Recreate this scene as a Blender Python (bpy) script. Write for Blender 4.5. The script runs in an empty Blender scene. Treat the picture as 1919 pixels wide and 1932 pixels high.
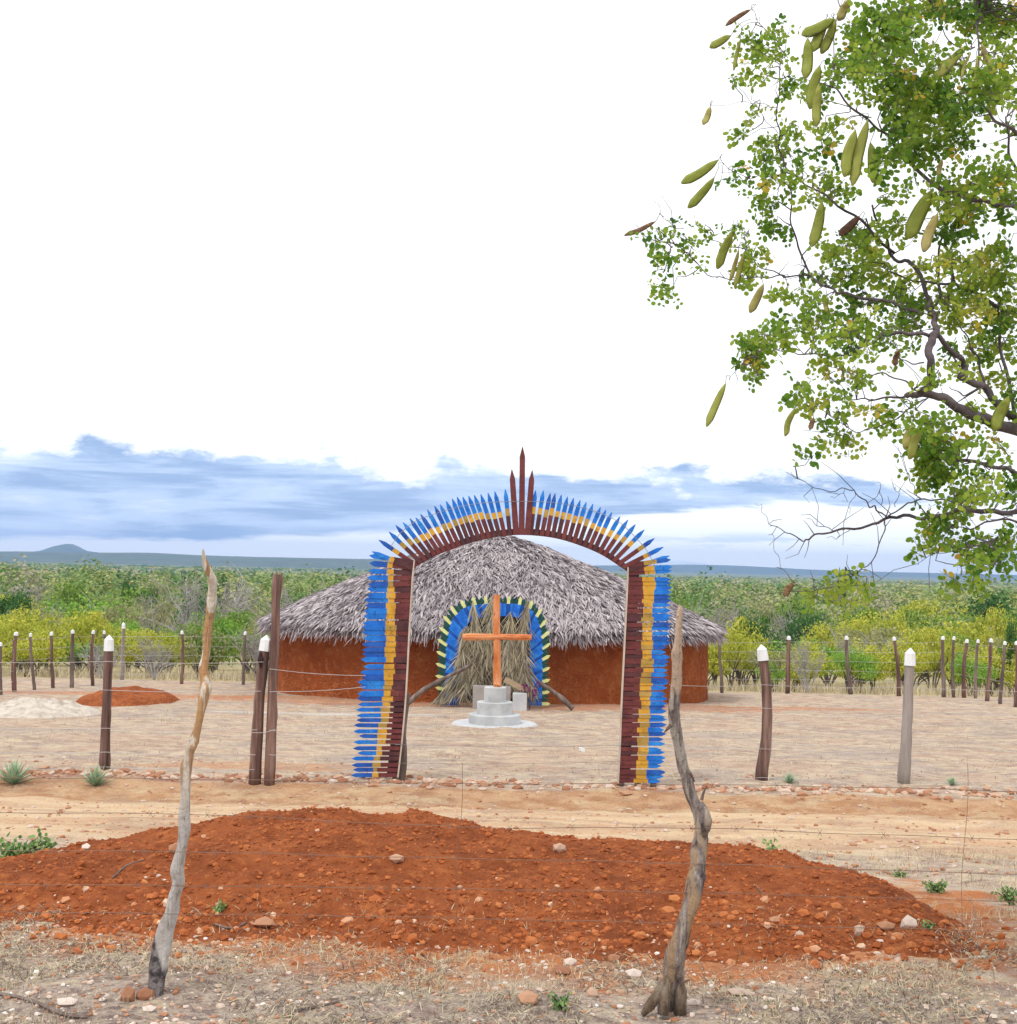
import bpy, math, random
import numpy as np
from mathutils import Vector, Matrix
random.seed(7); rng = np.random.default_rng(7)
R_ = math.radians
scene = bpy.context.scene
# ---------------------------------------------------------------- camera
CZ = 1.6; F = 2500.0; W = 1919.0; H = 1932.0
PITCH = math.atan(98 / F); ROLL = R_(1.2)
RM = Matrix.Rotation(R_(90) + PITCH, 3, 'X') @ Matrix.Rotation(ROLL, 3, 'Z')
cd = bpy.data.cameras.new("camera"); cam = bpy.data.objects.new("camera", cd)
scene.collection.objects.link(cam); scene.camera = cam
cam.location = (0, 0, CZ); cam.rotation_euler = RM.to_euler()
cd.sensor_fit = 'HORIZONTAL'; cd.sensor_width = 36; cd.lens = 36 * F / W
cd.clip_start = 0.05; cd.clip_end = 30000
scene.render.resolution_x = 1017; scene.render.resolution_y = 1024
scene.view_settings.view_transform = 'Standard'; scene.view_settings.look = 'None'
scene.view_settings.exposure = 0.50; scene.view_settings.gamma = 1
scene.view_settings.use_curve_mapping = False
# ---------------------------------------------------------------- node helpers
class NT:
    def __init__(s, tree): s.t = tree; s.n = tree.nodes; s.l = tree.links
    def add(s, typ, **kw):
        n = s.n.new(typ)
        for k, v in kw.items(): setattr(n, k, v)
        return n
    def put(s, sock, v):
        if hasattr(v, 'is_output'): s.l.new(v, sock)
        elif isinstance(v, (tuple, list)):
            sock.default_value = tuple(v) + (1,) if (len(v) == 3 and sock.type == 'RGBA') else tuple(v)
        else: sock.default_value = v
    def math(s, op, a, b=0.0, c=None, clamp=False):
        n = s.add('ShaderNodeMath', operation=op, use_clamp=clamp)
        s.put(n.inputs[0], a); s.put(n.inputs[1], b)
        if c is not None: s.put(n.inputs[2], c)
        return n.outputs[0]
    def step(s, v, a, b):
        n = s.add('ShaderNodeMapRange', interpolation_type='SMOOTHSTEP')
        s.put(n.inputs['Value'], v); s.put(n.inputs['From Min'], a); s.put(n.inputs['From Max'], b)
        return n.outputs['Result']
    def rstep(s, v, a, b):
        n = s.add('ShaderNodeMapRange', interpolation_type='SMOOTHSTEP')
        s.put(n.inputs['Value'], v); s.put(n.inputs['From Min'], a); s.put(n.inputs['From Max'], b)
        n.inputs['To Min'].default_value = 1; n.inputs['To Max'].default_value = 0
        return n.outputs['Result']
    def mix(s, f, a, b, blend='MIX'):
        n = s.add('ShaderNodeMix', data_type='RGBA', blend_type=blend)
        s.put(n.inputs[0], f); s.put(n.inputs[6], a); s.put(n.inputs[7], b)
        return n.outputs[2]
    def noise(s, vec, scale, detail=4, rough=0.55, dist=0.0):
        n = s.add('ShaderNodeTexNoise'); s.put(n.inputs['Vector'], vec)
        n.inputs['Scale'].default_value = scale; n.inputs['Detail'].default_value = detail
        n.inputs['Roughness'].default_value = rough; n.inputs['Distortion'].default_value = dist
        return n.outputs['Fac']
    def voro(s, vec, scale, out='Distance'):
        n = s.add('ShaderNodeTexVoronoi'); s.put(n.inputs['Vector'], vec); n.inputs['Scale'].default_value = scale
        return n.outputs[out]
    def mapping(s, vec, sc, loc=(0, 0, 0)):
        n = s.add('ShaderNodeMapping'); s.put(n.inputs['Vector'], vec)
        n.inputs['Scale'].default_value = sc; n.inputs['Location'].default_value = loc
        return n.outputs[0]
    def ramp(s, f, cols):
        n = s.add('ShaderNodeValToRGB'); s.put(n.inputs[0], f); e = n.color_ramp.elements
        while len(e) < len(cols): e.new(0.5)
        for i, c in enumerate(cols):
            if len(c) == 4: e[i].position = c[3]
            else: e[i].position = i / max(1, len(cols) - 1)
            e[i].color = tuple(c[:3]) + (1,)
        return n.outputs[0]
    def bump(s, h, strength, dist):
        n = s.add('ShaderNodeBump'); n.inputs['Strength'].default_value = strength
        n.inputs['Distance'].default_value = dist; s.put(n.inputs['Height'], h)
        return n.outputs[0]
def new_mat(name):
    m = bpy.data.materials.new(name); m.use_nodes = True
    nt = NT(m.node_tree); nt.n.clear()
    out = nt.add('ShaderNodeOutputMaterial'); p = nt.add('ShaderNodeBsdfPrincipled')
    nt.l.new(p.outputs[0], out.inputs[0]); p.inputs['Roughness'].default_value = 0.85
    p.inputs['Specular IOR Level'].default_value = 0.25
    co = nt.add('ShaderNodeTexCoord').outputs['Object']
    return m, nt, p, out, co
def noisy(name, cols, scale=3.0, stretch=(1, 1, 1), bump=0.0, bdist=0.01, rough=0.85, detail=6, dark=None, spec=.25):
    m, nt, p, out, co = new_mat(name)
    v = nt.mapping(co, stretch)
    f = nt.noise(v, scale, detail, 0.62)
    f2 = nt.math('MULTIPLY_ADD', f, 2.2, -0.6, True)
    c = nt.ramp(f2, cols)
    if dark: c = nt.mix(nt.math('MULTIPLY', nt.step(nt.noise(v, scale * 4, 3), .55, .7), .7), c, dark)
    nt.put(p.inputs['Base Color'], c); p.inputs['Roughness'].default_value = rough
    p.inputs['Specular IOR Level'].default_value = spec
    if bump: nt.put(p.inputs['Normal'], nt.bump(nt.noise(v, scale * 3, 6, .65), bump, bdist))
    return m
def tinted(name, cols, rough=0.8, transl=0.0, nscale=0, bump=0):
    """colour of each leaf, straw or stone comes from its own tint value"""
    m, nt, p, out, co = new_mat(name)
    a = nt.add('ShaderNodeAttribute', attribute_name='tint').outputs['Fac']
    c = nt.ramp(a, cols)
    if nscale:
        c = nt.mix(nt.math('MULTIPLY', nt.noise(co, nscale, 4), .6), c, (.5, .5, .5), 'OVERLAY')
        if bump: nt.put(p.inputs['Normal'], nt.bump(nt.noise(co, nscale, 5), bump, .01))
    nt.put(p.inputs['Base Color'], c); p.inputs['Roughness'].default_value = rough
    if transl:
        t = nt.add('ShaderNodeBsdfTranslucent'); nt.put(t.inputs[0], c)
        ms = nt.add('ShaderNodeMixShader'); ms.inputs[0].default_value = transl
        nt.l.new(p.outputs[0], ms.inputs[1]); nt.l.new(t.outputs[0], ms.inputs[2]); nt.l.new(ms.outputs[0], out.inputs[0])
    return m
# ---------------------------------------------------------------- world + sun
SUN_EL, SUN_AZ = R_(58), R_(215)
w = bpy.data.worlds.new("World"); scene.world = w; w.use_nodes = True
nt = NT(w.node_tree); nt.n.clear()
wo = nt.add('ShaderNodeOutputWorld')
sky = nt.add('ShaderNodeTexSky', sky_type='NISHITA', sun_disc=False, sun_elevation=SUN_EL, sun_rotation=SUN_AZ)
bg1 = nt.add('ShaderNodeBackground'); nt.l.new(sky.outputs[0], bg1.inputs[0]); bg1.inputs[1].default_value = 0.1
d = nt.add('ShaderNodeTexCoord').outputs['Generated']
sx = nt.add('ShaderNodeSeparateXYZ'); nt.l.new(d, sx.inputs[0]); X, Z = sx.outputs[0], sx.outputs[2]
n1 = nt.noise(nt.mapping(d, (1, 1, 2.6), (3.1, 0, 0)), 9, 7, .6)
n2 = nt.noise(nt.mapping(d, (1, 1, 9), (1.7, 0, 0)), 7, 7, .62, .3)
n3 = nt.noise(nt.mapping(d, (1, 1, 2.2)), 22, 7, .6)
nn = nt.math('ADD', nt.math('MULTIPLY', nt.math('SUBTRACT', n1, .5), .10), nt.math('MULTIPLY', nt.math('SUBTRACT', n3, .5), .045))
top = nt.math('ADD', nt.math('MULTIPLY_ADD', X, -.032, .073), nn)
low = nt.math('ADD', nt.math('MULTIPLY_ADD', X, .045, .024), nt.math('ADD', nt.math('MULTIPLY', nt.step(X, 0, .12), .012), nt.math('MULTIPLY', nt.math('SUBTRACT', n2, .5), .022)))
m1 = nt.rstep(nt.math('SUBTRACT', Z, top), -.010, .003)
m2 = nt.step(nt.math('SUBTRACT', Z, low), -.001, .004)
bank = nt.math('MULTIPLY', m1, m2)
# thinner streaks under the bank on the right
lowst = nt.math('MULTIPLY', nt.step(n2, .50, .60), nt.math('MULTIPLY', nt.rstep(Z, .022, .030), nt.step(X, .0, .2)))
holes = nt.math('MULTIPLY', nt.step(n2, .56, .68), .75)
ccol = nt.mix(nt.step(n2, .36, .58), (.27, .39, .62), (.50, .62, .84))
ccol = nt.mix(holes, ccol, (.74, .80, .90))
white = nt.mix(nt.step(Z, .02, .6), (.98, 1.0, 1.02), (1.05, 1.05, 1.03))
col = nt.mix(nt.math('MULTIPLY', lowst, .7), white, (.50, .64, .90))
col = nt.mix(bank, col, ccol)
bg2 = nt.add('ShaderNodeBackground'); nt.l.new(col, bg2.inputs[0]); bg2.inputs[1].default_value = 1.0
ms = nt.add('ShaderNodeMixShader'); ms.inputs[0].default_value = .93
nt.l.new(bg1.outputs[0], ms.inputs[1]); nt.l.new(bg2.outputs[0], ms.inputs[2]); nt.l.new(ms.outputs[0], wo.inputs[0])
w.cycles.sampling_method = 'MANUAL'; w.cycles.sample_map_resolution = 512
sd = bpy.data.lights.new("sun", 'SUN'); sd.energy = 1.3; sd.angle = R_(12); sd.color = (1, .95, .88)
so = bpy.data.objects.new("sun", sd); scene.collection.objects.link(so)
so.rotation_euler = (R_(90) - SUN_EL, 0, math.pi - SUN_AZ)   # high, behind the camera's left shoulder
# ---------------------------------------------------------------- object helpers
ORG = {}
class MB:
    def __init__(s): s.v = []; s.f = []; s.t = []; s.m = []
    def add(s, verts, faces, tint=0.5, mi=0):
        b = len(s.v); s.v += [tuple(p) for p in verts]; s.f += [tuple(b + i for i in f) for f in faces]
        s.t += [tint] * len(verts) if not hasattr(tint, '__len__') else list(tint)
        s.m += [mi] * len(faces)
    def quad(s, a, b, c, d, tint=.5, mi=0): s.add([a, b, c, d], [(0, 1, 2, 3)], tint, mi)
    def box(s, c, size, rot=None, tint=.5, mi=0, jit=0):
        vs = []
        for sx in (-1, 1):
            for sy in (-1, 1):
                for sz in (-1, 1):
                    p = Vector((sx * size[0] / 2, sy * size[1] / 2, sz * size[2] / 2))
                    if jit: p += Vector([random.uniform(-jit, jit) for _ in range(3)])
                    if rot: p = rot @ p
                    vs.append(p + Vector(c))
        s.add(vs, [(0, 1, 3, 2), (4, 6, 7, 5), (0, 4, 5, 1), (2, 3, 7, 6), (0, 2, 6, 4), (1, 5, 7, 3)], tint, mi)
    def tube(s, pts, rad, seg=6, tint=.5, mi=0, rough=0, cap=True):
        pts = [Vector(p) for p in pts]; n = len(pts); vs = []; fs = []; ts = []
        if not hasattr(rad, '__len__'): rad = [rad] * n
        ref = Vector((0.13, 1, 0.07)).normalized()
        for i, p in enumerate(pts):
            t = (pts[min(i + 1, n - 1)] - pts[max(i - 1, 0)])
            t = t.normalized() if t.length > 1e-9 else Vector((0, 0, 1))
            u = t.cross(ref)
            if u.length < .15: u = t.cross(Vector((1, 0, 0)))
            u.normalize(); v = t.cross(u)
            for k in range(seg):
                a = 2 * math.pi * k / seg
                r = rad[i] * (1 + (random.uniform(-rough, rough) if rough else 0))
                vs.append(p + u * math.cos(a) * r + v * math.sin(a) * r)
                ts.append(tint)
        for i in range(n - 1):
            for k in range(seg):
                a = i * seg + k; b = i * seg + (k + 1) % seg
                fs.append((a, b, b + seg, a + seg))
        if cap: fs.append(tuple(range(seg - 1, -1, -1))); fs.append(tuple(range((n - 1) * seg, n * seg)))
        s.add(vs, fs, ts, mi)
    def leaf(s, p, n, up, L, Wd, tint=.5, mi=0, round_=True):
        n = Vector(n).normalized(); u = Vector(up); u = (u - n * u.dot(n))
        if u.length < 1e-4: u = n.orthogonal()
        u.normalize(); r = u.cross(n); p = Vector(p)
        if round_:
            pts = [p, p + u * L * .25 + r * Wd * .42, p + u * L * .65 + r * Wd * .5, p + u * L * .97 + r * Wd * .2,
                   p + u * L * .97 - r * Wd * .2, p + u * L * .65 - r * Wd * .5, p + u * L * .25 - r * Wd * .42]
            s.add(pts, [tuple(range(7))], tint, mi)
        else:
            s.add([p, p + u * L * .5 + r * Wd / 2, p + u * L, p + u * L * .5 - r * Wd / 2], [(0, 1, 2, 3)], tint, mi)
    def build(s, name, mats, parent=None, smooth=False, org=None):
        me = bpy.data.meshes.new(name)
        o_ = Vector(ORG.get(parent.name, (0, 0, 0))) if parent else Vector(org or (0, 0, 0))
        v = np.array(s.v, dtype=np.float64).reshape(-1, 3) - np.array(o_)
        me.from_pydata(v.tolist(), [], s.f)
        a = me.attributes.new('tint', 'FLOAT', 'POINT'); a.data.foreach_set('value', np.array(s.t, dtype=np.float32))
        if not isinstance(mats, (list, tuple)): mats = [mats]
        for m in mats: me.materials.append(m)
        me.polygons.foreach_set('material_index', s.m)
        if smooth: me.polygons.foreach_set('use_smooth', [True] * len(s.f))
        me.update()
        o = bpy.data.objects.new(name, me); scene.collection.objects.link(o)
        if parent: o.parent = parent
        else: o.location = o_
        ORG[o.name] = tuple(o_)
        return o
def tag(o, label=None, cat=None, group=None, kind=None):
    if label: o['label'] = label
    if cat: o['category'] = cat
    if group: o['group'] = group
    if kind: o['kind'] = kind
    return o
def thing(name, label, cat, loc=(0, 0, 0), group=None):
    o = bpy.data.objects.new(name, None); scene.collection.objects.link(o)
    o.location = loc; ORG[o.name] = tuple(loc); o.empty_display_size = .2
    return tag(o, label, cat, group)
def copy_tree(o, parent=None):
    c = o.copy(); scene.collection.objects.link(c); c.parent = parent
    for ch in list(o.children): copy_tree(ch, c)
    return c
# ---------------------------------------------------------------- numpy noise + ground shape
_perm = rng.random((256, 256))
def vnoise(x, y):
    x = np.asarray(x, float); y = np.asarray(y, float)
    xi = np.floor(x).astype(int); yi = np.floor(y).astype(int); fx = x - xi; fy = y - yi
    fx = fx * fx * (3 - 2 * fx); fy = fy * fy * (3 - 2 * fy)
    g = lambda a, b: _perm[a & 255, b & 255]
    return (g(xi, yi) * (1 - fx) + g(xi + 1, yi) * fx) * (1 - fy) + (g(xi, yi + 1) * (1 - fx) + g(xi + 1, yi + 1) * fx) * fy - .5
def fbm(x, y, o=4):
    s = 0; a = 1
    for k in range(o): s = s + a * vnoise(np.asarray(x) * 2 ** k + 17 * k, np.asarray(y) * 2 ** k + 31 * k); a *= .5
    return s
DT = [(-60, 1.2), (0, 1.6), (5.35, 1.75), (8.5, 1.98), (11, 2.2), (13, 2.42), (13.9, 2.53), (14.6, 2.455), (15.1, 2.48), (24.5, 3.0), (30.4, 3.2),
      (37, 3.45), (45, 4.1), (60, 5.0), (100, 6.2), (200, 8), (500, 12), (1500, 18), (4000, 24), (9000, 30)]
DX = [a for a, b in DT]; DY = [b for a, b in DT]
def gz(x, y):
    x = np.asarray(x, float); y = np.asarray(y, float)
    wob = .10 * vnoise(x * .5, 0 * y + 3.3)
    yy = y + wob
    z = CZ - np.interp(yy, DX, DY)
    amp = np.clip(y / 12, .5, 1) * np.clip(40 / np.maximum(y, 1), .3, 1)
    z = z + .045 * fbm(x * .7, y * .7, 3) * amp
    road = np.clip(1 - np.abs(y - 11.8) / 2.0, 0, 1)
    z = z + fbm(x * 3.5, y * 3.5, 4) * (.035 - .018 * road) * np.clip(14 / np.maximum(y, 1), .2, 1)
    z = z - .035 * np.exp(-((y - 11.2 - .3 * vnoise(x * .3, 0)) / .16) ** 2) - .035 * np.exp(-((y - 12.7 - .3 * vnoise(x * .3, 0)) / .16) ** 2)
    far = np.clip((y - 90) / 200, 0, 1)
    return z + far * 1.2 * fbm(x / 60, y / 60, 3)
def G(x, y): return float(gz(x, y))
def ray(px, py): return RM @ Vector(((px - W / 2) / F, -(py - H / 2) / F, -1))
def P(px, py, dep):
    r = ray(px, py); return Vector((0, 0, CZ)) + r * (dep / r.y)
def gp(px, py):
    r = ray(px, py); t = 3.0
    while t < 200:
        q = Vector((0, 0, CZ)) + r * (t / r.y)
        if q.z < G(q.x, q.y): break
        t += .02
    return Vector((q.x, q.y, G(q.x, q.y)))
def S(px, dep): return px * dep / F
# ---------------------------------------------------------------- ground
def ground_material():
    m, nt, p, out, co = new_mat('dry_earth')
    sp = nt.add('ShaderNodeSeparateXYZ'); nt.l.new(co, sp.inputs[0]); x, y = sp.outputs[0], sp.outputs[1]
    big = nt.noise(co, .6, 4); mid = nt.noise(nt.mapping(co, (1, 1.1, 1)), 3.2, 6, .65); fine = nt.noise(co, 17, 6, .7)
    vfine = nt.noise(co, 60, 4, .7)
    streak = nt.noise(nt.mapping(co, (.35, 2.2, 1)), 1.6, 6, .6)
    c = nt.ramp(nt.math('MULTIPLY_ADD', mid, 2.4, -.7, True), [(.19, .135, .11), (.35, .265, .215), (.48, .38, .30), (.31, .25, .225)])
    c = nt.mix(nt.math('MULTIPLY', nt.step(nt.noise(nt.mapping(co, (1, 1.5, 1)), 5, 6, .7), .48, .60), .8), c, (.56, .45, .31))
    c = nt.mix(nt.math('MULTIPLY', nt.step(nt.noise(nt.mapping(co, (1, 1.1, 1)), 1.9, 7, .72), .54, .62), .55), c, (.34, .19, .15))
    c = nt.mix(nt.math('MULTIPLY', nt.rstep(nt.noise(nt.mapping(co, (1, 1.1, 1)), 3.6, 7, .75), .38, .46), .5), c, (.20, .155, .14))
    c = nt.mix(nt.math('MULTIPLY', nt.step(streak, .52, .64), .18), c, (.27, .21, .19))
    # grey litter nearest the camera
    gw = nt.math('ADD', y, nt.math('MULTIPLY', nt.math('SUBTRACT', mid, .5), 1.6))
    c = nt.mix(nt.math('MULTIPLY', nt.rstep(gw, 5.35, 6.0), .8), c, nt.ramp(nt.math('MULTIPLY_ADD', fine, 2.6, -.8, True), [(.05, .04, .042), (.18, .14, .13), (.42, .35, .29), (.26, .215, .205)]))
    # sandy road
    rw = nt.math('ADD', y, nt.math('MULTIPLY', nt.math('SUBTRACT', big, .5), 1.6))
    rw = nt.math('ADD', rw, nt.math('MULTIPLY', nt.math('SUBTRACT', mid, .5), .5))
    road = nt.math('MULTIPLY', nt.step(rw, 9.7, 10.3), nt.rstep(rw, 13.5, 13.8))
    rc = nt.mix(nt.step(streak, .38, .62), (.60, .44, .28), (.50, .31, .19))
    rc = nt.mix(nt.math('MULTIPLY', nt.step(fine, .5, .65), .4), rc, (.66, .50, .34))
    c = nt.mix(nt.math('MULTIPLY', road, .93), c, rc)
    # bank behind the road
    bank = nt.math('MULTIPLY', nt.step(rw, 13.5, 13.7), nt.rstep(y, 14.5, 14.75))
    c = nt.mix(nt.math('MULTIPLY', bank, .8), c, nt.mix(nt.step(mid, .4, .6), (.36, .17, .07), (.46, .27, .14)))
    # reddish soil, its own stains
    def blob(cx, cy, rx, ry, s=1.0, col=(.44, .15, .045)):
        nonlocal c
        a = nt.math('DIVIDE', nt.math('SUBTRACT', x, cx), rx); b = nt.math('DIVIDE', nt.math('SUBTRACT', y, cy), ry)
        r = nt.math('ADD', nt.math('MULTIPLY', a, a), nt.math('MULTIPLY', b, b))
        r = nt.math('ADD', r, nt.math('MULTIPLY', nt.math('SUBTRACT', mid, .5), 1.8))
        c = nt.mix(nt.math('MULTIPLY', nt.rstep(r, .65, 1.15), s), c, col)
    blob(.2, 7.55, 3.0, 1.95, .95); blob(4.1, 7.2, 1.1, .35, .9)
    blob(-2.9, 16.4, 2.0, .5, .6, (.46, .22, .10)); blob(-.5, 30.5, 7.5, 1.6, .75, (.42, .17, .08)); blob(7, 31, 2.4, .8, .6)
    blob(-9, 31, 4, .8, .6); blob(-4.2, 14.9, 2.5, .3, .6, (.30, .12, .08))
    yv = nt.noise(nt.mapping(co, (1, 1.4, 1), (4, 2, 0)), .55, 5, .65)
    c = nt.mix(nt.math('MULTIPLY', nt.math('MULTIPLY', nt.step(yv, .50, .60), nt.step(y, 15, 16)), .35), c, (.44, .28, .20))
    c = nt.mix(nt.math('MULTIPLY', nt.math('MULTIPLY', nt.rstep(yv, .40, .48), nt.step(y, 15, 16)), .45), c, (.30, .25, .23))
    # grey-white cement stain by the cross
    blob(-3.6, 26.8, 2.4, .35, .8, (.50, .48, .46))
    # beyond the rear fence: straw, then wooded plain
    c = nt.mix(nt.step(y, 37, 40), c, nt.mix(nt.step(mid, .4, .6), (.42, .34, .19), (.50, .42, .24)))
    fg = nt.noise(nt.mapping(co, (1, .35, 1)), .012, 8, .65)
    green = nt.ramp(nt.math('MULTIPLY_ADD', fg, 2.4, -.7, True), [(.07, .12, .06), (.12, .17, .07), (.19, .20, .10)])
    c = nt.mix(nt.step(y, 50, 100), c, green)
    pf = nt.noise(nt.mapping(co, (1, .5, 1)), .004, 4, .5)
    fld = nt.math('MULTIPLY', nt.step(pf, .56, .60), nt.math('MULTIPLY', nt.step(y, 500, 650), nt.rstep(y, 1800, 2400)))
    c = nt.mix(fld, c, (.50, .42, .30))
    patch = nt.noise(nt.mapping(co, (1, 1.3, 1), (7, 3, 0)), 1.1, 7, .72)
    c = nt.mix(nt.math('MULTIPLY', nt.rstep(patch, .40, .50), .30), c, (.20, .13, .11))
    c = nt.mix(nt.math('MULTIPLY', nt.step(nt.noise(nt.mapping(co, (1, 1.2, 1), (1, 9, 0)), 2.6, 7, .75), .53, .60), .35), c, (.56, .47, .30))
    c = nt.mix(nt.math('MULTIPLY', nt.step(vfine, .56, .70), .55), c, (.60, .50, .41))
    c = nt.mix(nt.math('MULTIPLY', nt.rstep(vfine, .32, .45), .6), c, (.10, .07, .055))
    nt.put(p.inputs['Base Color'], c); p.inputs['Roughness'].default_value = .95; p.inputs['Specular IOR Level'].default_value = .1
    h = nt.math('ADD', nt.math('MULTIPLY', fine, .6), nt.math('MULTIPLY', vfine, .3))
    nt.put(p.inputs['Normal'], nt.bump(h, .9, .035))
    return m
ys = np.concatenate([np.linspace(-60, 3.6, 24), np.arange(3.7, 16, .045), np.arange(16, 42, .16), np.geomspace(42, 9000, 110)])
us = np.linspace(-1, 1, 361)
YY, UU = np.meshgrid(ys, us, indexing='ij')
WW = 30 + 1.6 * np.maximum(YY, 0)
XX = WW * (.10 * UU + .90 * UU ** 3)
ZZ = gz(XX, YY)
nr, nc = XX.shape
me = bpy.data.meshes.new('ground')
idx = np.arange(nr * nc).reshape(nr, nc)
fc = np.stack([idx[:-1, :-1], idx[:-1, 1:], idx[1:, 1:], idx[1:, :-1]], -1).reshape(-1, 4)
me.from_pydata(np.stack([XX, YY, ZZ], -1).reshape(-1, 3).tolist(), [], fc.tolist())
me.polygons.foreach_set('use_smooth', [True] * len(fc)); me.materials.append(ground_material())
go = bpy.data.objects.new('ground', me); scene.collection.objects.link(go); tag(go, kind='structure')
# ---------------------------------------------------------------- far hills
M_hill = noisy('far_scrub', [(.035, .06, .03), (.06, .09, .045), (.10, .12, .07)], .01, bump=0)
def ridge(name, pts, dep, thick, base=60):
    """pts: (px, py) skyline traced at distance dep, with real depth behind it"""
    b = MB(); top = [P(a, c, dep) for a, c in pts]; n = len(top); rows = []
    prof = [(-thick, 0), (-thick * .6, .35), (-thick * .25, .8), (0, 1), (thick * .3, .75), (thick, 0)]
    vs = []
    for dy, k in prof:
        for i, t in enumerate(top):
            g = float(CZ - np.interp(dep + dy, DX, DY)) - 6
            zz = g + (t.z - g) * k
            vs.append((t.x * (1 + dy / dep * .3), t.y + dy, zz + (.04 * (t.z - g) * random.uniform(-1, 1) if 0 < k < 1 else 0)))
    fs = [(r * n + i, r * n + i + 1, (r + 1) * n + i + 1, (r + 1) * n + i) for r in range(len(prof) - 1) for i in range(n - 1)]
    b.add(vs, fs); o = b.build(name, M_hill, smooth=True); tag(o, kind='structure'); return o
sk = [(-900, 1022)]
for x_ in range(-700, 1000, 25):
    base_ = 1040 + x_ * .0215 + 2.2 * float(fbm(x_ / 130, 5.5, 4)) - 3 * math.exp(-((x_ - 270) / 70) ** 2)
    sk.append((x_, base_ if x_ < 700 else base_ + (x_ - 700) * .03))
ridge('hills', sk, 4300, 700)
pk = [(-60, 1048), (20, 1044), (60, 1041), (85, 1038), (100, 1031), (112, 1028.5), (125, 1026), (138, 1027), (148, 1031), (160, 1039), (190, 1043), (260, 1050)]
ridge('hills', pk, 6800, 600)
sk = [(x_, 1071 + (x_ - 1270) * .0205 - 7 * math.exp(-((x_ - 1340) / 170) ** 2) + 1.5 * float(fbm(x_ / 160, 9.5, 3))) for x_ in range(650, 2700, 30)]
ridge('hills', sk, 8000, 700)
# ---------------------------------------------------------------- haze
def haze():
    b = MB(); b.box((0, 4650, 12), (31500, 9600, 0)); b.v = []; b.f = []; b.t = []; b.m = []
    b.box((0, 4450, 40), (33000, 9300, 152))
    m = bpy.data.materials.new('haze'); m.use_nodes = True; n = NT(m.node_tree); n.n.clear()
    o = n.add('ShaderNodeOutputMaterial'); v = n.add('ShaderNodeVolumePrincipled')
    v.inputs['Color'].default_value = (.36, .57, 1.0, 1); v.inputs['Density'].default_value = HAZE
    n.l.new(v.outputs[0], o.inputs['Volume'])
    tag(b.build('haze', m), kind='stuff')
HAZE = 0.00012
haze()
# ---------------------------------------------------------------- red mound
M_red = None
def mound_mat():
    m, nt, p, out, co = new_mat('red_earth')
    n1 = nt.noise(co, 2.2, 6, .65); n2 = nt.noise(nt.mapping(co, (1, 1, 1.5)), 13, 6, .7); n3 = nt.noise(co, 45, 4, .7)
    c = nt.ramp(nt.math('MULTIPLY_ADD', n1, 2.4, -.7, True), [(.18, .050, .020), (.29, .083, .030), (.38, .12, .042)])
    c = nt.mix(nt.math('MULTIPLY', nt.step(n2, .52, .66), .6), c, (.50, .17, .055))
    c = nt.mix(nt.math('MULTIPLY', nt.rstep(n2, .36, .47), .6), c, (.15, .038, .014))
    c = nt.mix(nt.math('MULTIPLY', nt.step(n3, .63, .72), .4), c, (.52, .26, .13))
    nt.put(p.inputs['Base Color'], c); p.inputs['Roughness'].default_value = .95; p.inputs['Specular IOR Level'].default_value = .08
    nt.put(p.inputs['Normal'], nt.bump(nt.math('ADD', n2, nt.math('MULTIPLY', n3, .5)), 1, .04))
    return m
M_red = mound_mat()
RP = [(-500, 1700), (0, 1630), (120, 1610), (330, 1570), (430, 1548), (500, 1538), (650, 1528), (730, 1537), (755, 1536), (775, 1531), (795, 1536), (850, 1556), (1000, 1571), (1150, 1590),
      (1300, 1594), (1400, 1598), (1480, 1612), (1560, 1636), (1650, 1664), (1740, 1700), (1800, 1745), (1900, 1800)]
rx_, ry_, rh_ = [], [], []
for a, c in RP:
    yr = 8.6 - 1.0 * min(1, abs(a - 900) / 950) ** 2.2
    q = P(a, c, yr); rx_.append(q.x); ry_.append(yr); rh_.append(max(-.03, q.z - float(CZ - np.interp(yr, DX, DY))))
def mound_h(x, y):
    yr = np.interp(x, rx_, ry_); h = np.interp(x, rx_, rh_)
    yf = np.interp(x, [-4, -2.6, -1.4, 0, 1.3, 2.2, 3.2], [7.0, 6.65, 6.3, 6.1, 6.05, 6.3, 7.0]) + .18 * vnoise(x * 2.2, 0 * x)
    yb = yr + 1.3
    t = np.clip((y - yf) / (yr - yf), 0, 1); u = np.clip((yb - y) / (yb - yr), 0, 1)
    f = .16 * np.clip(t / .35, 0, 1) + .84 * np.clip((t - .18) / .82, 0, 1) ** 1.05
    f = np.sin(np.clip(f, 0, 1) * math.pi / 2) ** 1.15
    b = u * u * (3 - 2 * u)
    s = np.where(y < yr, f, b)
    hh = h * s
    edge = np.clip(np.minimum((y - yf) / .3, (yb - y) / .3), 0, 1) * np.clip(h / .06, 0, 1)
    lump = .055 * fbm(x * 2.3, y * 2.3, 3) * edge * np.clip(h * 4, 0, 1) * np.where(np.abs(y - yr) < .15, .5, 1) + .03 * fbm(x * 9, y * 9, 4) * edge
    return hh + lump - .035 * (1 - edge)
xs_ = np.arange(-4.2, 3.9, .035); yy_ = np.arange(5.9, 10.2, .035)
XM, YM = np.meshgrid(xs_, yy_); ZM = gz(XM, YM) + .012 + mound_h(XM, YM)
b = MB(); n = len(xs_); b.v = np.stack([XM, YM, ZM], -1).reshape(-1, 3).tolist(); b.t = [.5] * len(b.v)
mh = (ZM - gz(XM, YM))
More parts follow.
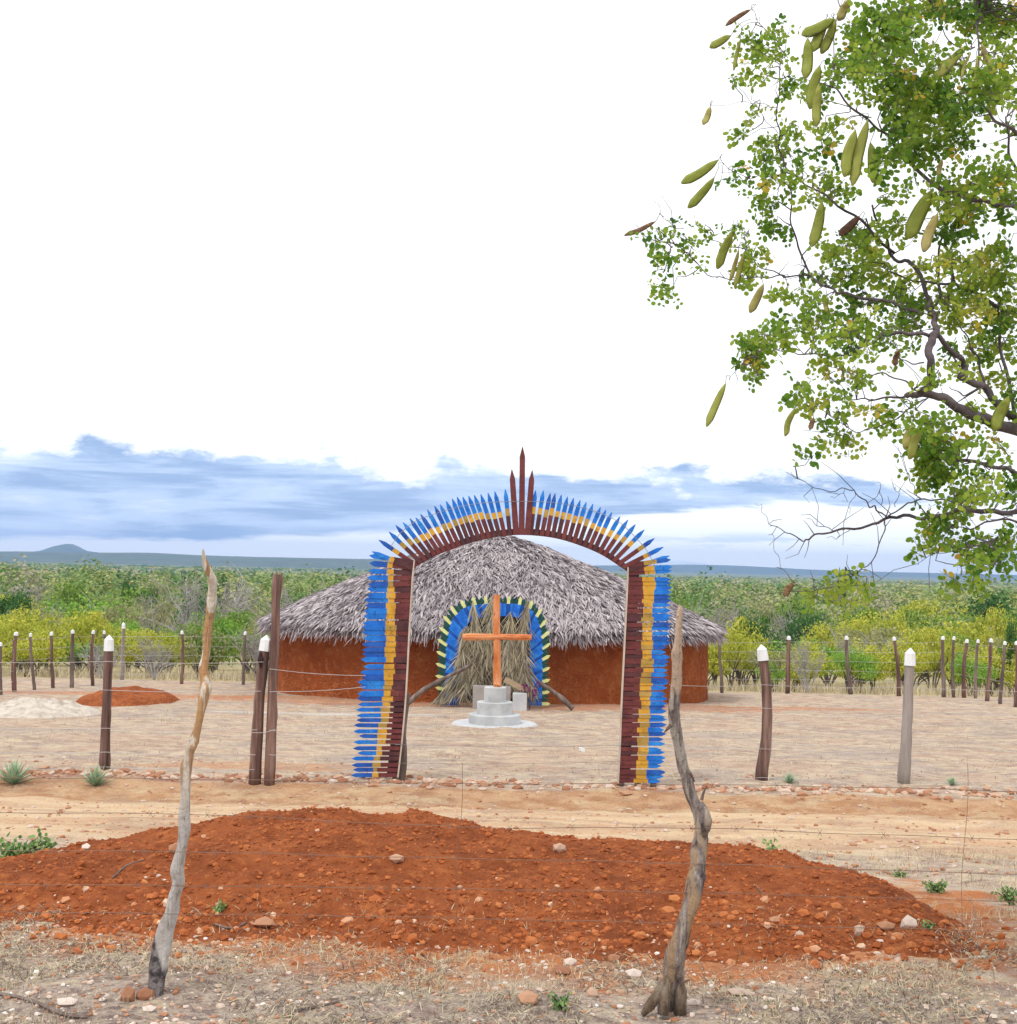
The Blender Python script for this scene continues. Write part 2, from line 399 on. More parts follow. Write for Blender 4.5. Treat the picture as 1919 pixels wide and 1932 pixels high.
for j in range(len(yy_) - 1):
    for i in range(n - 1):
        if max(mh[j, i], mh[j, i + 1], mh[j + 1, i], mh[j + 1, i + 1]) > -.015:
            k = j * n + i; b.f.append((k, k + 1, k + n + 1, k + n)); b.m.append(0)
tag(b.build('earth_mound', M_red, smooth=True), 'long low mound of freshly dug red brown earth in the foreground', 'mound')
def surf(x, y): return max(G(x, y), G(x, y) + .012 + float(mound_h(np.float64(x), np.float64(y))))
def small_heap(name, px, py, wpx, hpx, mat, label, cat, rough=.05, depth=1.2):
    c0 = gp(px, py); wx = S(wpx, c0.y) / 2; hz = S(hpx, c0.y); b = MB(); N = 46
    for j in range(N):
        for i in range(N):
            u = i / (N - 1) * 2 - 1; v = j / (N - 1) * 2 - 1
            r = math.sqrt(u * u + v * v); x = c0.x + u * wx; y = c0.y + depth + v * depth
            rr = min(1, r * (1 + .35 * float(vnoise(u * 3 + 9, v * 3))))
            ed = min(1, max(0, (1 - r) / .25)); h = (hz * 1.15 * (1 - rr) ** 1.0 * (1 + .8 * rr) + rough * float(fbm(u * 8 + px, v * 8, 3)) * (1 - rr) * 2) * ed - .06 * (1 - ed)
            b.v.append((x, y, G(x, y) - .03 + h)); b.t.append(.5)
    for j in range(N - 1):
        for i in range(N - 1):
            k = j * N + i; b.f.append((k, k + 1, k + N + 1, k + N)); b.m.append(0)
    return tag(b.build(name, mat, smooth=True, org=tuple(c0)), label, cat)
small_heap('earth_mound', 190, 1336, 230, 27, M_red, 'small red earth heap behind the pale rubble, before the rear fence', 'mound', .05, 2.0)
M_rub = noisy('pale_rubble', [(.34, .28, .23), (.56, .49, .42), (.68, .63, .56)], 5, (1, 1, 1), 1, .05)
small_heap('rubble_heap', 5, 1358, 300, 25, M_rub, 'low heap of whitish sand and rubble at the left edge of the yard', 'rubble', .10, 1.7)
# ---------------------------------------------------------------- wood materials
M_grey = noisy('weathered_wood', [(.07, .05, .045), (.15, .11, .095), (.27, .22, .20)], 9, (1, 1, .12), .8, .01)
M_brown = noisy('brown_post_wood', [(.045, .026, .024), (.15, .085, .07), (.34, .22, .18)], 16, (1, 1, .07), .8, .01)
M_palegrey = noisy('pale_grey_wood', [(.17, .14, .13), (.28, .24, .22), (.40, .36, .34)], 10, (1, 1, .1), .7, .01)
M_white = noisy('white_paint', [(.62, .64, .66), (.78, .80, .83)], 8, bump=.2, bdist=.004, rough=.6)
M_wire = noisy('galvanised_wire', [(.16, .14, .14), (.30, .28, .28)], 6, rough=.5)
M_wirel = noisy('pale_wire', [(.34, .32, .32), (.48, .46, .46)], 6, rough=.5)
M_rust = noisy('rusty_wire', [(.13, .07, .05), (.25, .16, .12)], 6, rough=.6)
# peeled front posts: cream wood, orange streaks, dark bark near the foot
def peeled(name, barktop, zig, light):
    m, nt, p, out, co = new_mat(name)
    sp = nt.add('ShaderNodeSeparateXYZ'); nt.l.new(co, sp.inputs[0]); x, z = sp.outputs[0], sp.outputs[2]
    st = nt.noise(nt.mapping(co, (26, 26, 1.3)), 1.6, 6, .65); kn = nt.noise(nt.mapping(co, (1, 1, .35)), 9, 5, .6)
    big = nt.noise(nt.mapping(co, (22, 22, 1.6)), 1.0, 3, .5)
    if light:
        c = nt.ramp(nt.math('MULTIPLY_ADD', st, 2.6, -.8, True), [(.44, .32, .22), (.72, .60, .47), (.80, .72, .62), (.64, .60, .59)])
        c = nt.mix(nt.math('MULTIPLY', nt.math('MULTIPLY', nt.step(big, .50, .55), .85), nt.step(z, .75, .95)), c, (.46, .22, .07))
        c = nt.mix(nt.math('MULTIPLY', nt.step(kn, .56, .64), .5), c, (.34, .22, .16))
    else:
        c = nt.ramp(nt.math('MULTIPLY_ADD', st, 2.6, -.8, True), [(.05, .038, .04), (.17, .13, .125), (.32, .265, .24), (.46, .40, .35)])
        c = nt.mix(nt.math('MULTIPLY', nt.step(big, .50, .56), .8), c, (.50, .44, .38))
        c = nt.mix(nt.step(z, 1.22, 1.27), c, nt.mix(st, (.44, .26, .15), (.66, .54, .44)))
        c = nt.mix(nt.math('MULTIPLY', nt.rstep(z, .5, .9), nt.step(big, .45, .55)), c, (.38, .25, .15))
    ck = nt.noise(nt.mapping(co, (70, 70, 3.5)), 1.5, 5, .7); sp_ = nt.noise(co, 38, 5, .7)
    if light: c = nt.mix(nt.math('MULTIPLY', nt.rstep(z, .65, .95), .6), c, nt.mix(st, (.26, .25, .27), (.62, .61, .63)))
    c = nt.mix(nt.math('MULTIPLY', nt.rstep(ck, .36, .43), .5 if light else .75), c, (.09, .065, .05))
    c = nt.mix(nt.math('MULTIPLY', nt.step(sp_, .56, .66), .25 if light else .55), c, (.10, .08, .08))
    e = nt.math('ADD', z, nt.math('ADD', nt.math('MULTIPLY', nt.math('ADD', x, 1.44), zig), nt.math('MULTIPLY', nt.math('SUBTRACT', kn, .5), .3)))
    bark = nt.mix(nt.step(nt.noise(co, 30, 6, .7), .42, .6), (.05, .042, .045), (.24, .21, .21))
    c = nt.mix(nt.rstep(e, barktop - .03, barktop + .03), c, bark)
    c = nt.mix(nt.math('MULTIPLY', nt.step(kn, .64, .70), .6), c, (.10, .07, .05))
    nt.put(p.inputs['Base Color'], c); nt.put(p.inputs['Normal'], nt.bump(nt.math('ADD', nt.math('ADD', st, kn), nt.math('ADD', ck, sp_)), 1, .012))
    return m
def catmull(pts, k=4):
    out = []
    n = len(pts)
    for i in range(n - 1):
        p0, p1, p2, p3 = [np.array(pts[j], float) for j in (max(i - 1, 0), i, i + 1, min(i + 2, n - 1))]
        for s in range(k):
            t = s / k
            out.append(tuple(.5 * ((2 * p1) + (-p0 + p2) * t + (2 * p0 - 5 * p1 + 4 * p2 - p3) * t * t + (-p0 + 3 * p1 - 3 * p2 + p3) * t ** 3)))
    out.append(tuple(pts[-1])); return out
# ---------------------------------------------------------------- front fence (two crooked posts, wires)
def zl(zx, zy): return ((280 + zx / 1.875) * .8555, (1200 + zy / 1.875) * .8555)
def zr(zx, zy): return ((1380 + zx / 2.058) * .8555, (1320 + zy / 2.058) * .8555)
LP = [(314, 22, 2.5), (318, 60, 10), (333, 105, 17), (352, 150, 19), (352, 200, 17), (350, 250, 20), (343, 300, 17), (335, 350, 18), (328, 450, 16), (316, 520, 19), (324, 560, 19), (325, 600, 24), (307, 680, 18), (285, 780, 18), (268, 830, 23), (257, 870, 19),
      (243, 930, 22), (243, 1020, 19), (240, 1100, 22), (240, 1180, 24), (227, 1260, 21), (208, 1350, 26), (213, 1400, 27), (195, 1460, 24), (184, 1520, 29), (158, 1590, 35), (142, 1660, 37), (133, 1720, 38), (125, 1800, 34), (116, 1870, 31)]
RPp = [(246, 30, 5), (245, 60, 13), (240, 130, 15), (236, 200, 17), (230, 245, 24), (232, 300, 23), (228, 400, 24), (220, 500, 25), (225, 560, 27), (240, 650, 24), (258, 750, 25), (280, 820, 25), (300, 900, 27), (328, 955, 30), (343, 1020, 32), (340, 1080, 33), (328, 1150, 37), (325, 1220, 35),
       (318, 1270, 38), (308, 1340, 35), (290, 1410, 36), (268, 1480, 33), (244, 1550, 38), (226, 1620, 44), (220, 1680, 46), (212, 1740, 46), (200, 1800, 48), (190, 1850, 50), (184, 1890, 52)]
DF = gp(*zl(115, 1872)).y
DR = gp(*zr(190, 1885)).y
root = thing('wire_fence', 'barbed wire fence on two crooked branch posts nearest the camera', 'fence', (0, DF, G(0, DF)))
def crooked(pts, conv, dep, scale, mat, label):
    pp = catmull([(conv(a, c)[0], conv(a, c)[1], S(h / scale * .8555, dep)) for a, c, h in pts], 5)
    b = MB(); seg = 14; vs = []; fs = []; n = len(pp); ph = random.random() * 6
    for i, (px, py, r) in enumerate(pp):
        q = P(px, py, dep + .05 * math.sin(i * .07 + ph))
        if i == n - 1: q.z = G(q.x, q.y) - .06
        for k in range(seg):
            a = 2 * math.pi * k / seg
            rr = r * (1 + .10 * math.sin(3 * a + i * .11) + .09 * float(vnoise(k * 1.3 + 5, i * .35)) * 2.6 + .07 * float(vnoise(k * .7, i * .9)))
            vs.append((q.x + math.cos(a) * rr, q.y + math.sin(a) * rr, q.z + .003 * math.sin(a * 2)))
    for i in range(n - 1):
        for k in range(seg): fs.append((i * seg + k, (i + 1) * seg + k, (i + 1) * seg + (k + 1) % seg, i * seg + (k + 1) % seg))
    fs.append(tuple(range(seg))); b.add(vs, fs)
    o = b.build('post', mat, root, smooth=True); o['label'] = label; return o
M_pl = peeled('peeled_cream_wood', .42, 3.0, True); M_pr = peeled('weathered_bark_wood', .02, 0, False)
crooked(LP, zl, DF, 1.875, M_pl, 'pale peeled crooked post with dark bark at its foot')
pr = crooked(RPp, zr, DR, 2.058, M_pr, 'grey crooked post with flared foot and pale knot')
def prp(zx, zy, dd=0.0): return P(*zr(zx, zy), DR + dd)
def stub(pts, rr):
    b = MB(); b.tube(pts, rr, 6); b.build('twig_stub', M_grey, pr)
stub([prp(345, 915, -.02), prp(352, 885, -.02), prp(368, 850, -.03)], [.007, .005, .002])
stub([prp(205, 575, -.02), prp(190, 592, -.03), prp(170, 612, -.03)], [.009, .006, .001])
stub([prp(248, 1640, -.03), prp(272, 1570, -.05), prp(292, 1500, -.02)], [.008, .012, .004])
stub([prp(276, 760, 0), prp(292, 790, -.02), prp(312, 830, 0)], [.003, .006, .003])
b = MB(); pts = [prp(345, 925, -.03), prp(355, 960, -.05), prp(364, 1010, -.05), prp(362, 1050, -.03), prp(352, 1085, 0)]
b.tube(pts, [.006, .018, .024, .018, .004], 10, rough=.22); b.build('knot', M_pr, pr, smooth=True)
b = MB()
for pts, rr in (([(225, 1660, -.02), (170, 1760, -.05), (110, 1850, -.06), (78, 1888, -.05)], [.004, .020, .020, .010]),
                ([(240, 1680, 0), (248, 1780, -.02), (245, 1890, -.02)], [.006, .024, .028]),
                ([(200, 1700, -.04), (180, 1800, -.07), (170, 1890, -.08)], [.004, .020, .022])):
    b.tube([prp(*q) for q in pts], rr, 9, rough=.12)
b.build('root_flare', noisy('rotten_foot_wood', [(.035, .028, .028), (.15, .10, .065), (.27, .21, .16), (.22, .21, .19)], 24, (1, 1, .35), 1, .02), pr, smooth=True)
def px_on(pts, conv, yD):
    best = min(pts, key=lambda q: abs(conv(q[0], q[1])[1] - yD)); return conv(best[0], best[1])[0]
wires = [[(-200, 1532), (348, 1536), (529, 1544), (905, 1561), (1304, 1562), (1600, 1573), (2120, 1590)], [(-200, 1604), (345, 1607), (700, 1616), (1300, 1629), (1700, 1643), (2120, 1655)],
         [(-200, 1667), (330, 1671), (700, 1675), (1300, 1684), (1700, 1695), (2120, 1706)], [(-200, 1718), (312, 1724), (700, 1729), (1285, 1742), (1700, 1752), (2120, 1762)],
         [(-200, 1466), (352, 1470), (800, 1478), (1282, 1480), (1700, 1487), (2120, 1500)]]
for wp in wires:
    b = MB(); pp = catmull(wp, 14)
    q = [P(a, c + .8 * math.sin(a * .021), DF + (DR - DF) * (a - 300) / 950 - .045) for a, c in pp]
    b.tube(q, .0013, 4)
    for k in range(2, len(q) - 2):
        if k % 4 == 0:   # barbs
            for s in (-1, 1):
                b.tube([q[k] + Vector((-.008, 0, -.012 * s)), q[k] + Vector((.008, 0, .012 * s))], .0011, 3)
    b.build('wire', M_rust, root)
for xs1 in (872, 1826):
    b = MB(); pts = [P(xs1 + 3 * math.sin(k * .7) - k * 1.2, 1440 + k * 31, DF + (DR - DF) * (xs1 - 300) / 950 - .045) for k in range(11)]
    b.tube(pts, .001, 4); b.build('wire_stay', M_rust, root)
# ---------------------------------------------------------------- fence posts with white painted tips
def straight_post(root, top, bot, hw, mat, cap=18, bend=0, label=None, y0=None):
    g = gp(*bot); dep = y0 or (g.y if g.y < 34 else min(g.y, 37.6))
    n = 12; pp = []; r0 = S(hw, dep)
    for i in range(n + 1):
        t = i / n
        px = top[0] + (bot[0] - top[0]) * t + bend * math.sin(math.pi * t) + random.uniform(-.5, .5)
        py = top[1] + (bot[1] - top[1]) * t
        q = P(px, py, dep); pp.append(q)
    pp[-1] = Vector((pp[-1].x, dep, G(pp[-1].x, dep) - .08))
    b = MB(); b.tube(pp, [r0 * (.8 + .3 * i / n + random.uniform(-.05, .05)) for i in range(n + 1)], 9, rough=.07)
    o = b.build('post', mat, root, smooth=True)
    if label: o['label'] = label
    if cap:
        ch = S(cap, dep); d_ = (pp[1] - pp[0]).normalized()
        p0 = pp[0] - d_ * ch * .25
        b = MB(); b.tube([p0 - d_ * ch * .45, p0, pp[0] + d_ * ch * .8], [r0 * .08, r0 * .92, r0 * 1.02], 9, rough=.03)
        b.build('painted_tip', M_white, o)
    return pp
def wires_between(root, lines, dep, mat, rad=.002, n=10):
    for (x0, y0, x1, y1) in lines:
        b = MB(); d0, d1 = dep
        pts = []
        for k in range(n + 1):
            t = k / n; pts.append(P(x0 + (x1 - x0) * t, y0 + (y1 - y0) * t + 3 * math.sin(math.pi * t), d0 + (d1 - d0) * t))
        b.tube(pts, rad, 4); b.build('wire', mat, root)
g = gp(500, 1478)
r1 = thing('wire_fence', 'wire fence along the road left of the painted arch, on brown posts', 'fence', tuple(g))
straight_post(r1, (206, 1212), (197, 1452), 9.5, M_brown, 20, 0, 'brown post with white pointed tip beside the agave')
straight_post(r1, (522, 1084), (508, 1480), 9.5, M_brown, 0, 1, 'tall dark rough-topped corner post without white tip')
pp = straight_post(r1, (501, 1212), (481, 1478), 11, M_brown, 20, -3, 'white-tipped post with a hollow and a split')
b = MB(); q = P(492, 1245, g.y - .07)
b.tube([q + Vector((-.004, 0, .08)), q, q + Vector((.0, 0, -.09))], [.012, .035, .008], 9)
b.build('hollow', noisy('painted_hollow_shade', [(.02, .012, .012), (.04, .02, .02)], 5), r1)  # raised plug on the post face, near-black colour paints the hollow's shade
b = MB(); b.tube([P(523, 1078, g.y), P(519, 1090, g.y), P(517, 1130, g.y)], [.006, .03, .02], 7, rough=.3); b.tube([P(532, 1080, g.y), P(529, 1092, g.y), P(527, 1130, g.y)], [.005, .03, .02], 7, rough=.3)
b.build('splintered_top', M_brown, r1)
wires_between(r1, [(-120, 1247, 200, 1248), (200, 1248, 497, 1249), (-120, 1300, 200, 1302), (200, 1302, 492, 1304), (-120, 1372, 200, 1374), (200, 1374, 485, 1377), (-120, 1417, 200, 1419), (200, 1419, 482, 1424), (-120, 1452, 197, 1447), (200, 1447, 480, 1452),
                   (508, 1262, 690, 1275), (508, 1305, 690, 1296), (508, 1378, 672, 1384), (508, 1424, 668, 1430), (475, 1382, 520, 1376)], (g.y - .1, g.y - .1), M_wirel, .0028)
r2 = thing('wire_fence', 'wire fence along the road right of the painted arch, on two white-tipped posts', 'fence', tuple(gp(1438, 1472)))
straight_post(r2, (1438, 1230), (1435, 1472), 10.5, M_brown, 20, 11, 'bent brown post with white tip right of the arch')
straight_post(r2, (1717, 1238), (1705, 1478), 10.5, M_palegrey, 22, 1, 'straight pale grey post with white tip')
g2 = gp(1438, 1472)
wires_between(r2, [(1262, 1292, 1440, 1292), (1440, 1292, 1712, 1297), (1712, 1297, 2100, 1306), (1262, 1334, 1440, 1336), (1440, 1336, 1712, 1342), (1712, 1342, 2100, 1350), (1254, 1404, 1440, 1413), (1440, 1413, 1708, 1420), (1708, 1420, 2100, 1430), (1250, 1470, 1440, 1467), (1440, 1467, 1706, 1473), (1706, 1473, 2100, 1484)],
              (g2.y - .1, g2.y - .1), M_wirel, .0026)
# wires spanning the entrance between the arch legs
r0 = thing('closing_wire', 'thin wires strung across the entrance under the painted arch', 'wire', (0, g2.y, G(0, g2.y)))
wires_between(r0, [(745, 1405, 1172, 1406), (750, 1440, 1172, 1436), (690, 1395, 760, 1404)], (15.05, 15.05), M_wire, .002)
# rear fence, left and right
def zc(zx, zy): return (zx * .321, 1009.5 + zy * .321)
def zd(zx, zy): return (1232 + zx * .358, 1043.7 + zy * .358)
rl = [(5, 640, 5, 940, 10), (95, 578, 85, 922, 13), (180, 585, 205, 910, 9), (303, 578, 313, 900, 10), (428, 566, 422, 897, 11), (549, 568, 545, 885, 10), (613, 570, 615, 870, 8), (1070, 570, 1067, 875, 9), (1442, 575, 1430, 880, 9)]
r3 = thing('wire_fence', 'rear wire fence of thin white-tipped posts, left of the hut', 'fence', tuple(gp(*zc(422, 897))))
prev = None; mats_ = [M_grey, M_brown]
def rear(root, lst, conv, k):
    prev = None
    for i, (a, c, e, f_, hw) in enumerate(lst):
        pp = straight_post(root, conv(a, c), conv(e, f_), hw * k, mats_[i % 2], 5, random.uniform(-3, 3))
        if prev:
            for fr in (1, 3.2, 5.4, 7.6, 9.8):
                q0 = prev[int(fr)].lerp(prev[int(fr) + 1], fr % 1); q1 = pp[int(fr)].lerp(pp[int(fr) + 1], fr % 1)
                b = MB(); b.tube([q0, (q0 + q1) / 2 - Vector((0, 0, .015)), q1], .004, 4); b.build('wire', M_wirel, root)
        prev = pp
rear(r3, rl, zc, .33)
b0 = MB(); straight_post(r3, zc(726, 530), zc(718, 845), 3.6, M_palegrey, 8, 0, 'pale leaning post behind the others')
rr_ = [(350, 450, 365, 710, 8), (717, 445, 710, 712, 11), (1020, 445, 1043, 722, 10), (1272, 449, 1297, 730, 10), (1528, 445, 1535, 730, 10)]
r4 = thing('wire_fence', 'rear wire fence with dark white-tipped posts, right of the hut', 'fence', tuple(gp(*zd(1043, 722))))
rear(r4, rr_, zd, .37)
rs = [(1588, 446, 1585, 740, 8), (1656, 462, 1640, 748, 10), (1713, 462, 1700, 765, 8), (1782, 458, 1760, 780, 10), (1856, 472, 1830, 795, 9), (1917, 472, 1910, 812, 11), (2010, 478, 2000, 840, 11)]
r5 = thing('wire_fence', 'side wire fence of close-set posts running towards the camera at the right edge', 'fence', tuple(gp(*zd(1760, 780))))
rear(r5, rs, zd, .37)
# ---------------------------------------------------------------- painted arch
DA = 15.1
def za(zx, zy): return ((740 + zx / 2.34) * .8555, (960 + zy / 2.34) * .8555)
def A3(zx, zy, dy=0): return P(*za(zx, zy), DA + dy)
def paint(name, c1, c2, c3, rough=.55):
    return noisy(name, [c1, c2, c3], 7, (1, 1, 1), .35, .004, rough, 6, dark=tuple(k * .45 for k in c1), spec=.35)
M_maroon = paint('maroon_paint', (.085, .018, .020), (.13, .027, .028), (.19, .05, .045))
M_maroon2 = paint('dark_maroon_paint', (.045, .015, .02), (.075, .022, .028), (.12, .04, .04))
M_yel = paint('ochre_yellow_paint', (.42, .22, .02), (.58, .31, .03), (.64, .40, .08))
M_yel2 = paint('dull_ochre_paint', (.26, .17, .03), (.38, .24, .05), (.46, .32, .09))
M_blue = paint('blue_paint', (.004, .09, .42), (.006, .16, .62), (.03, .27, .72))
M_blue2 = paint('dark_blue_paint', (.004, .05, .26), (.008, .085, .42), (.02, .14, .52))
M_edge = noisy('pale_board_edge', [(.40, .33, .27), (.58, .50, .43)], 6)
SETS = [(M_maroon, M_yel, M_blue), (M_maroon, M_yel, M_blue), (M_maroon2, M_yel, M_blue), (M_maroon, M_yel2, M_blue2), (M_maroon, M_yel, M_blue2), (M_maroon, M_yel, M_blue), (M_maroon2, M_yel2, M_blue)]
arch = thing('entrance_arch', 'tall arch of pointed maroon, yellow and blue boards over the yard entrance', 'arch', tuple(gp(957, 1478)))
def board(b, p0, p1, wd, cuts, y, th=.022, tip=.055, curve=0, taper=1.0):
    """pointed board from p0 (base) to p1 (tip), colour bands cut at fractions"""
    p0 = Vector(p0); p1 = Vector(p1); u = (p1 - p0); L = u.length; u.normalize(); n = Vector((0, -1, 0)); r = u.cross(n).normalized()
    ss = [0.0] + [c * L for c in cuts] + [L - tip]; hw = wd / 2
    ws = [hw * (1 + (taper - 1) * s_ / L) for s_ in ss]
    rows = []
    off = Vector((0, y, 0))
    for s_, w_ in zip(ss, ws):
        c = p0 + u * s_ + off
        rows.append([c - r * w_ - n * th / 2, c + r * w_ - n * th / 2, c + r * w_ + n * th / 2, c - r * w_ + n * th / 2])
    tp = p0 + u * L + off; rows.append([tp - r * .004 - n * th / 3, tp + r * .004 - n * th / 3, tp + r * .004 + n * th / 3, tp - r * .004 + n * th / 3])
    nb = len(cuts) + 1
    for i in range(len(rows) - 1):
        a, c = rows[i], rows[i + 1]; mi = min(i, nb - 1)
        for k in range(4):
            k2 = (k + 1) % 4; b.add([a[k], a[k2], c[k2], c[k]], [(0, 1, 2, 3)], .5, mi)
    b.add(rows[0], [(0, 1, 2, 3)], .5, 0); b.add(rows[-1], [(3, 2, 1, 0)], .5, nb - 1)
inner = catmull([(398, 690), (500, 630), (600, 590), (700, 555), (800, 530), (900, 518), (960, 515), (1050, 520), (1150, 535), (1250, 565), (1350, 605), (1420, 645), (1508, 705)], 6)
ia = np.array(inner); il = np.concatenate([[0], np.cumsum(np.hypot(*np.diff(ia, axis=0).T))])
def on_inner(t):
    s_ = t * il[-1]; return (np.interp(s_, il, ia[:, 0]), np.interp(s_, il, ia[:, 1]))
tl = [(190, 600), (225, 540), (277, 498), (312, 465), (350, 450), (385, 430), (415, 425), (440, 408), (475, 385), (512, 365), (540, 357), (572, 340), (603, 328), (628, 318), (657, 318), (687, 313), (717, 310), (750, 305), (787, 298), (822, 290), (876, 280)]
tr = [(1032, 285), (1073, 285), (1108, 300), (1133, 300), (1165, 308), (1197, 317), (1228, 325), (1262, 335), (1293, 345), (1328, 355), (1367, 372), (1395, 385), (1425, 398), (1467, 420), (1508, 437), (1547, 460), (1592, 488), (1645, 532), (1690, 577), (1722, 622)]
tC = 0.487
def crown(tips, t0, t1, left):
    for i, tp in enumerate(tips):
        k = i / (len(tips) - 1); bx_, by_ = on_inner(t0 + (t1 - t0) * k)
        b = MB(); st = random.choice(SETS)
        c1 = (.42 if left else .46) + random.uniform(-.03, .03); c2 = c1 + .15 + random.uniform(-.03, .03)
        if (left and i < 3) or (not left and i > 16): c1 += .06; c2 += .04
        board(b, A3(bx_, by_ - 3), A3(*tp), .050, (c1, c2), -.035 + .008 * (i % 2), taper=.98, tip=.08)
        b.build('crown_board', list(st), arch)
crown(tl, .0, tC - .035, True); crown(tr, tC + .035 + .02, .995, False)
for (bx_, tx, ty) in ((932, 910, 178), (960, 965, 62), (990, 1015, 183)):
    b = MB(); board(b, A3(bx_, 515), A3(tx, ty), .068, (.45, .75), -.045, taper=.9, tip=.11)
    b.build('tall_spike_board', [M_maroon, M_maroon, M_maroon], arch)
# curved beam under the crown boards
b = MB(); path = [on_inner(k / 40) for k in range(41)]
for k in range(40):
    (x0, y0), (x1, y1) = path[k], path[k + 1]
    a0, a1 = A3(x0, y0 - 1, 0), A3(x1, y1 - 1, 0)
    c0, c1 = A3(x0, y0 - 34, 0), A3(x1, y1 - 34, 0)
    fr = Vector((0, -.02, 0)); bk = Vector((0, .06, 0))
    b.add([a0 + fr, a1 + fr, c1 + fr, c0 + fr, a0 + bk, a1 + bk, c1 + bk, c0 + bk], [(0, 1, 2, 3), (5, 4, 7, 6), (0, 4, 5, 1), (3, 2, 6, 7)], .5)
b.build('curved_beam', M_maroon, arch)
# thin wire threaded through the crown boards
b = MB(); pts = [(285, 575), (340, 500), (420, 440), (500, 410), (600, 378), (700, 358), (800, 346), (960, 341), (1100, 345), (1200, 358), (1300, 380), (1400, 415), (1480, 460), (1560, 540), (1610, 600), (1650, 680)]
b.tube([A3(a, c, -.075) for a, c in catmull(pts, 4)], .0035, 5); b.build('threaded_wire', M_wire, arch)
# legs
def legx(tab, y):
    ysx = [q[0] for q in tab]; return [float(np.interp(y, ysx, [q[k] for q in tab])) for k in range(1, 5)]
TL = [(650, 408, 300, 268, 180), (700, 400, 302, 272, 172), (1000, 382, 312, 262, 145), (1200, 372, 308, 258, 130), (1380, 362, 290, 245, 112), (1600, 342, 250, 215, 96), (1770, 322, 215, 185, 82)]
TR = [(660, 1508, 1590, 1650, 1728), (750, 1507, 1588, 1648, 1734), (1000, 1495, 1578, 1632, 1728), (1200, 1485, 1580, 1635, 1714), (1400, 1475, 1570, 1620, 1704), (1600, 1468, 1555, 1612, 1696), (1790, 1458, 1542, 1605, 1692)]
def leg(tab, y0, y1, n, left):
    sgn = -1 if left else 1
    for i in range(n):
        t = i / (n - 1); y = y0 + (y1 - y0) * t + random.uniform(-3, 3)
        xi, xm, xy, xo = legx(tab, y); xo += random.uniform(-7, 7) + (0 if random.random() > .1 else -20 * sgn)
        xm += random.uniform(-8, 8); xy += random.uniform(-7, 7)
        L = abs(xo - xi); fan = 0
        if y < y0 + 70: fan = (y0 + 70 - y) * .55 * (1 if True else 0)
        gap = .92 if (left and y > 1370) or (not left and (1430 < y < 1450 or 1590 < y < 1615)) else 1.0
        wd = S((y1 - y0) / (n - 1) / 2.34 * .8555, DA) * (random.uniform(.86, 1.08) if gap == 1.0 else .72)
        p0 = A3(xi + sgn * 2, y); p1 = A3(xo, y - fan * (1.0 if left else .8) + random.uniform(-5, 5))
        b = MB(); board(b, p0, p1, wd, (abs(xm - xi) / L, abs(xy - xi) / L), -.03 + .006 * (i % 3) + random.uniform(-.002, .002), tip=.05, th=.018)
        # pale sawn edge seen from above
        b.build('leg_board', list(random.choice(SETS)), arch)
    b = MB(); ylist = np.linspace(y0 - 10, y1 + 12, 14)
    pts = [A3(legx(tab, y)[0], y) for y in ylist]
    for k in range(13):
        a0, a1 = pts[k], pts[k + 1]; o1 = Vector((sgn * .012, 0, 0)); o2 = Vector((sgn * .13, 0, 0)); fr = Vector((0, -.012, 0)); bk = Vector((0, .05, 0))
        a0 = a0.copy(); a1 = a1.copy()
        b.add([a0 + o1 + fr, a0 + o2 + fr, a1 + o2 + fr, a1 + o1 + fr, a0 + o1 + bk, a0 + o2 + bk, a1 + o2 + bk, a1 + o1 + bk], [(0, 1, 2, 3), (5, 4, 7, 6), (0, 3, 7, 4), (1, 5, 6, 2)], .5, 0)
    b.build('leg_frame', M_maroon2, arch)
    b = MB()
    for k in range(13):
        a0, a1 = pts[k], pts[k + 1]; e = Vector((sgn * .008, 0, 0)); fr = Vector((0, -.045, 0)); bk = Vector((0, .03, 0)); z = Vector((0, 0, 0))
        b.add([a0 + fr - e, a0 + fr + e, a1 + fr + e, a1 + fr - e, a0 + bk - e, a0 + bk + e, a1 + bk + e, a1 + bk - e], [(0, 1, 2, 3), (5, 4, 7, 6), (0, 3, 7, 4), (1, 5, 6, 2)], .5)
    b.build('leg_edge', M_edge if not left or True else M_maroon, arch)
leg(TL, 655, 1752, 40, True); leg(TR, 668, 1780, 48, False)
b = MB(); pts = [A3(368, 1330, .06), A3(352, 1450, .05), A3(345, 1550, .05), A3(350, 1650, .05), A3(345, 1730, .05), A3(332, 1800, .05)]
pts[-1].z = G(pts[-1].x, pts[-1].y) - .05
b.tube([tuple(q) for q in catmull([tuple(q) for q in pts], 3)], .045, 9, rough=.06); b.build('support_pole', M_grey, arch, smooth=True)
b = MB()
for zx in (1475, 1560, 1640):
    q = A3(zx, 1770, .03); b.box((q.x, q.y, G(q.x, q.y) + .02), (.07, .05, .16), None, .5, 0, .004)
q = A3(310, 1770, .03); b.box((q.x, q.y, G(q.x, q.y) + .05), (.07, .05, .2))
b.build('foot_block', M_grey, arch)
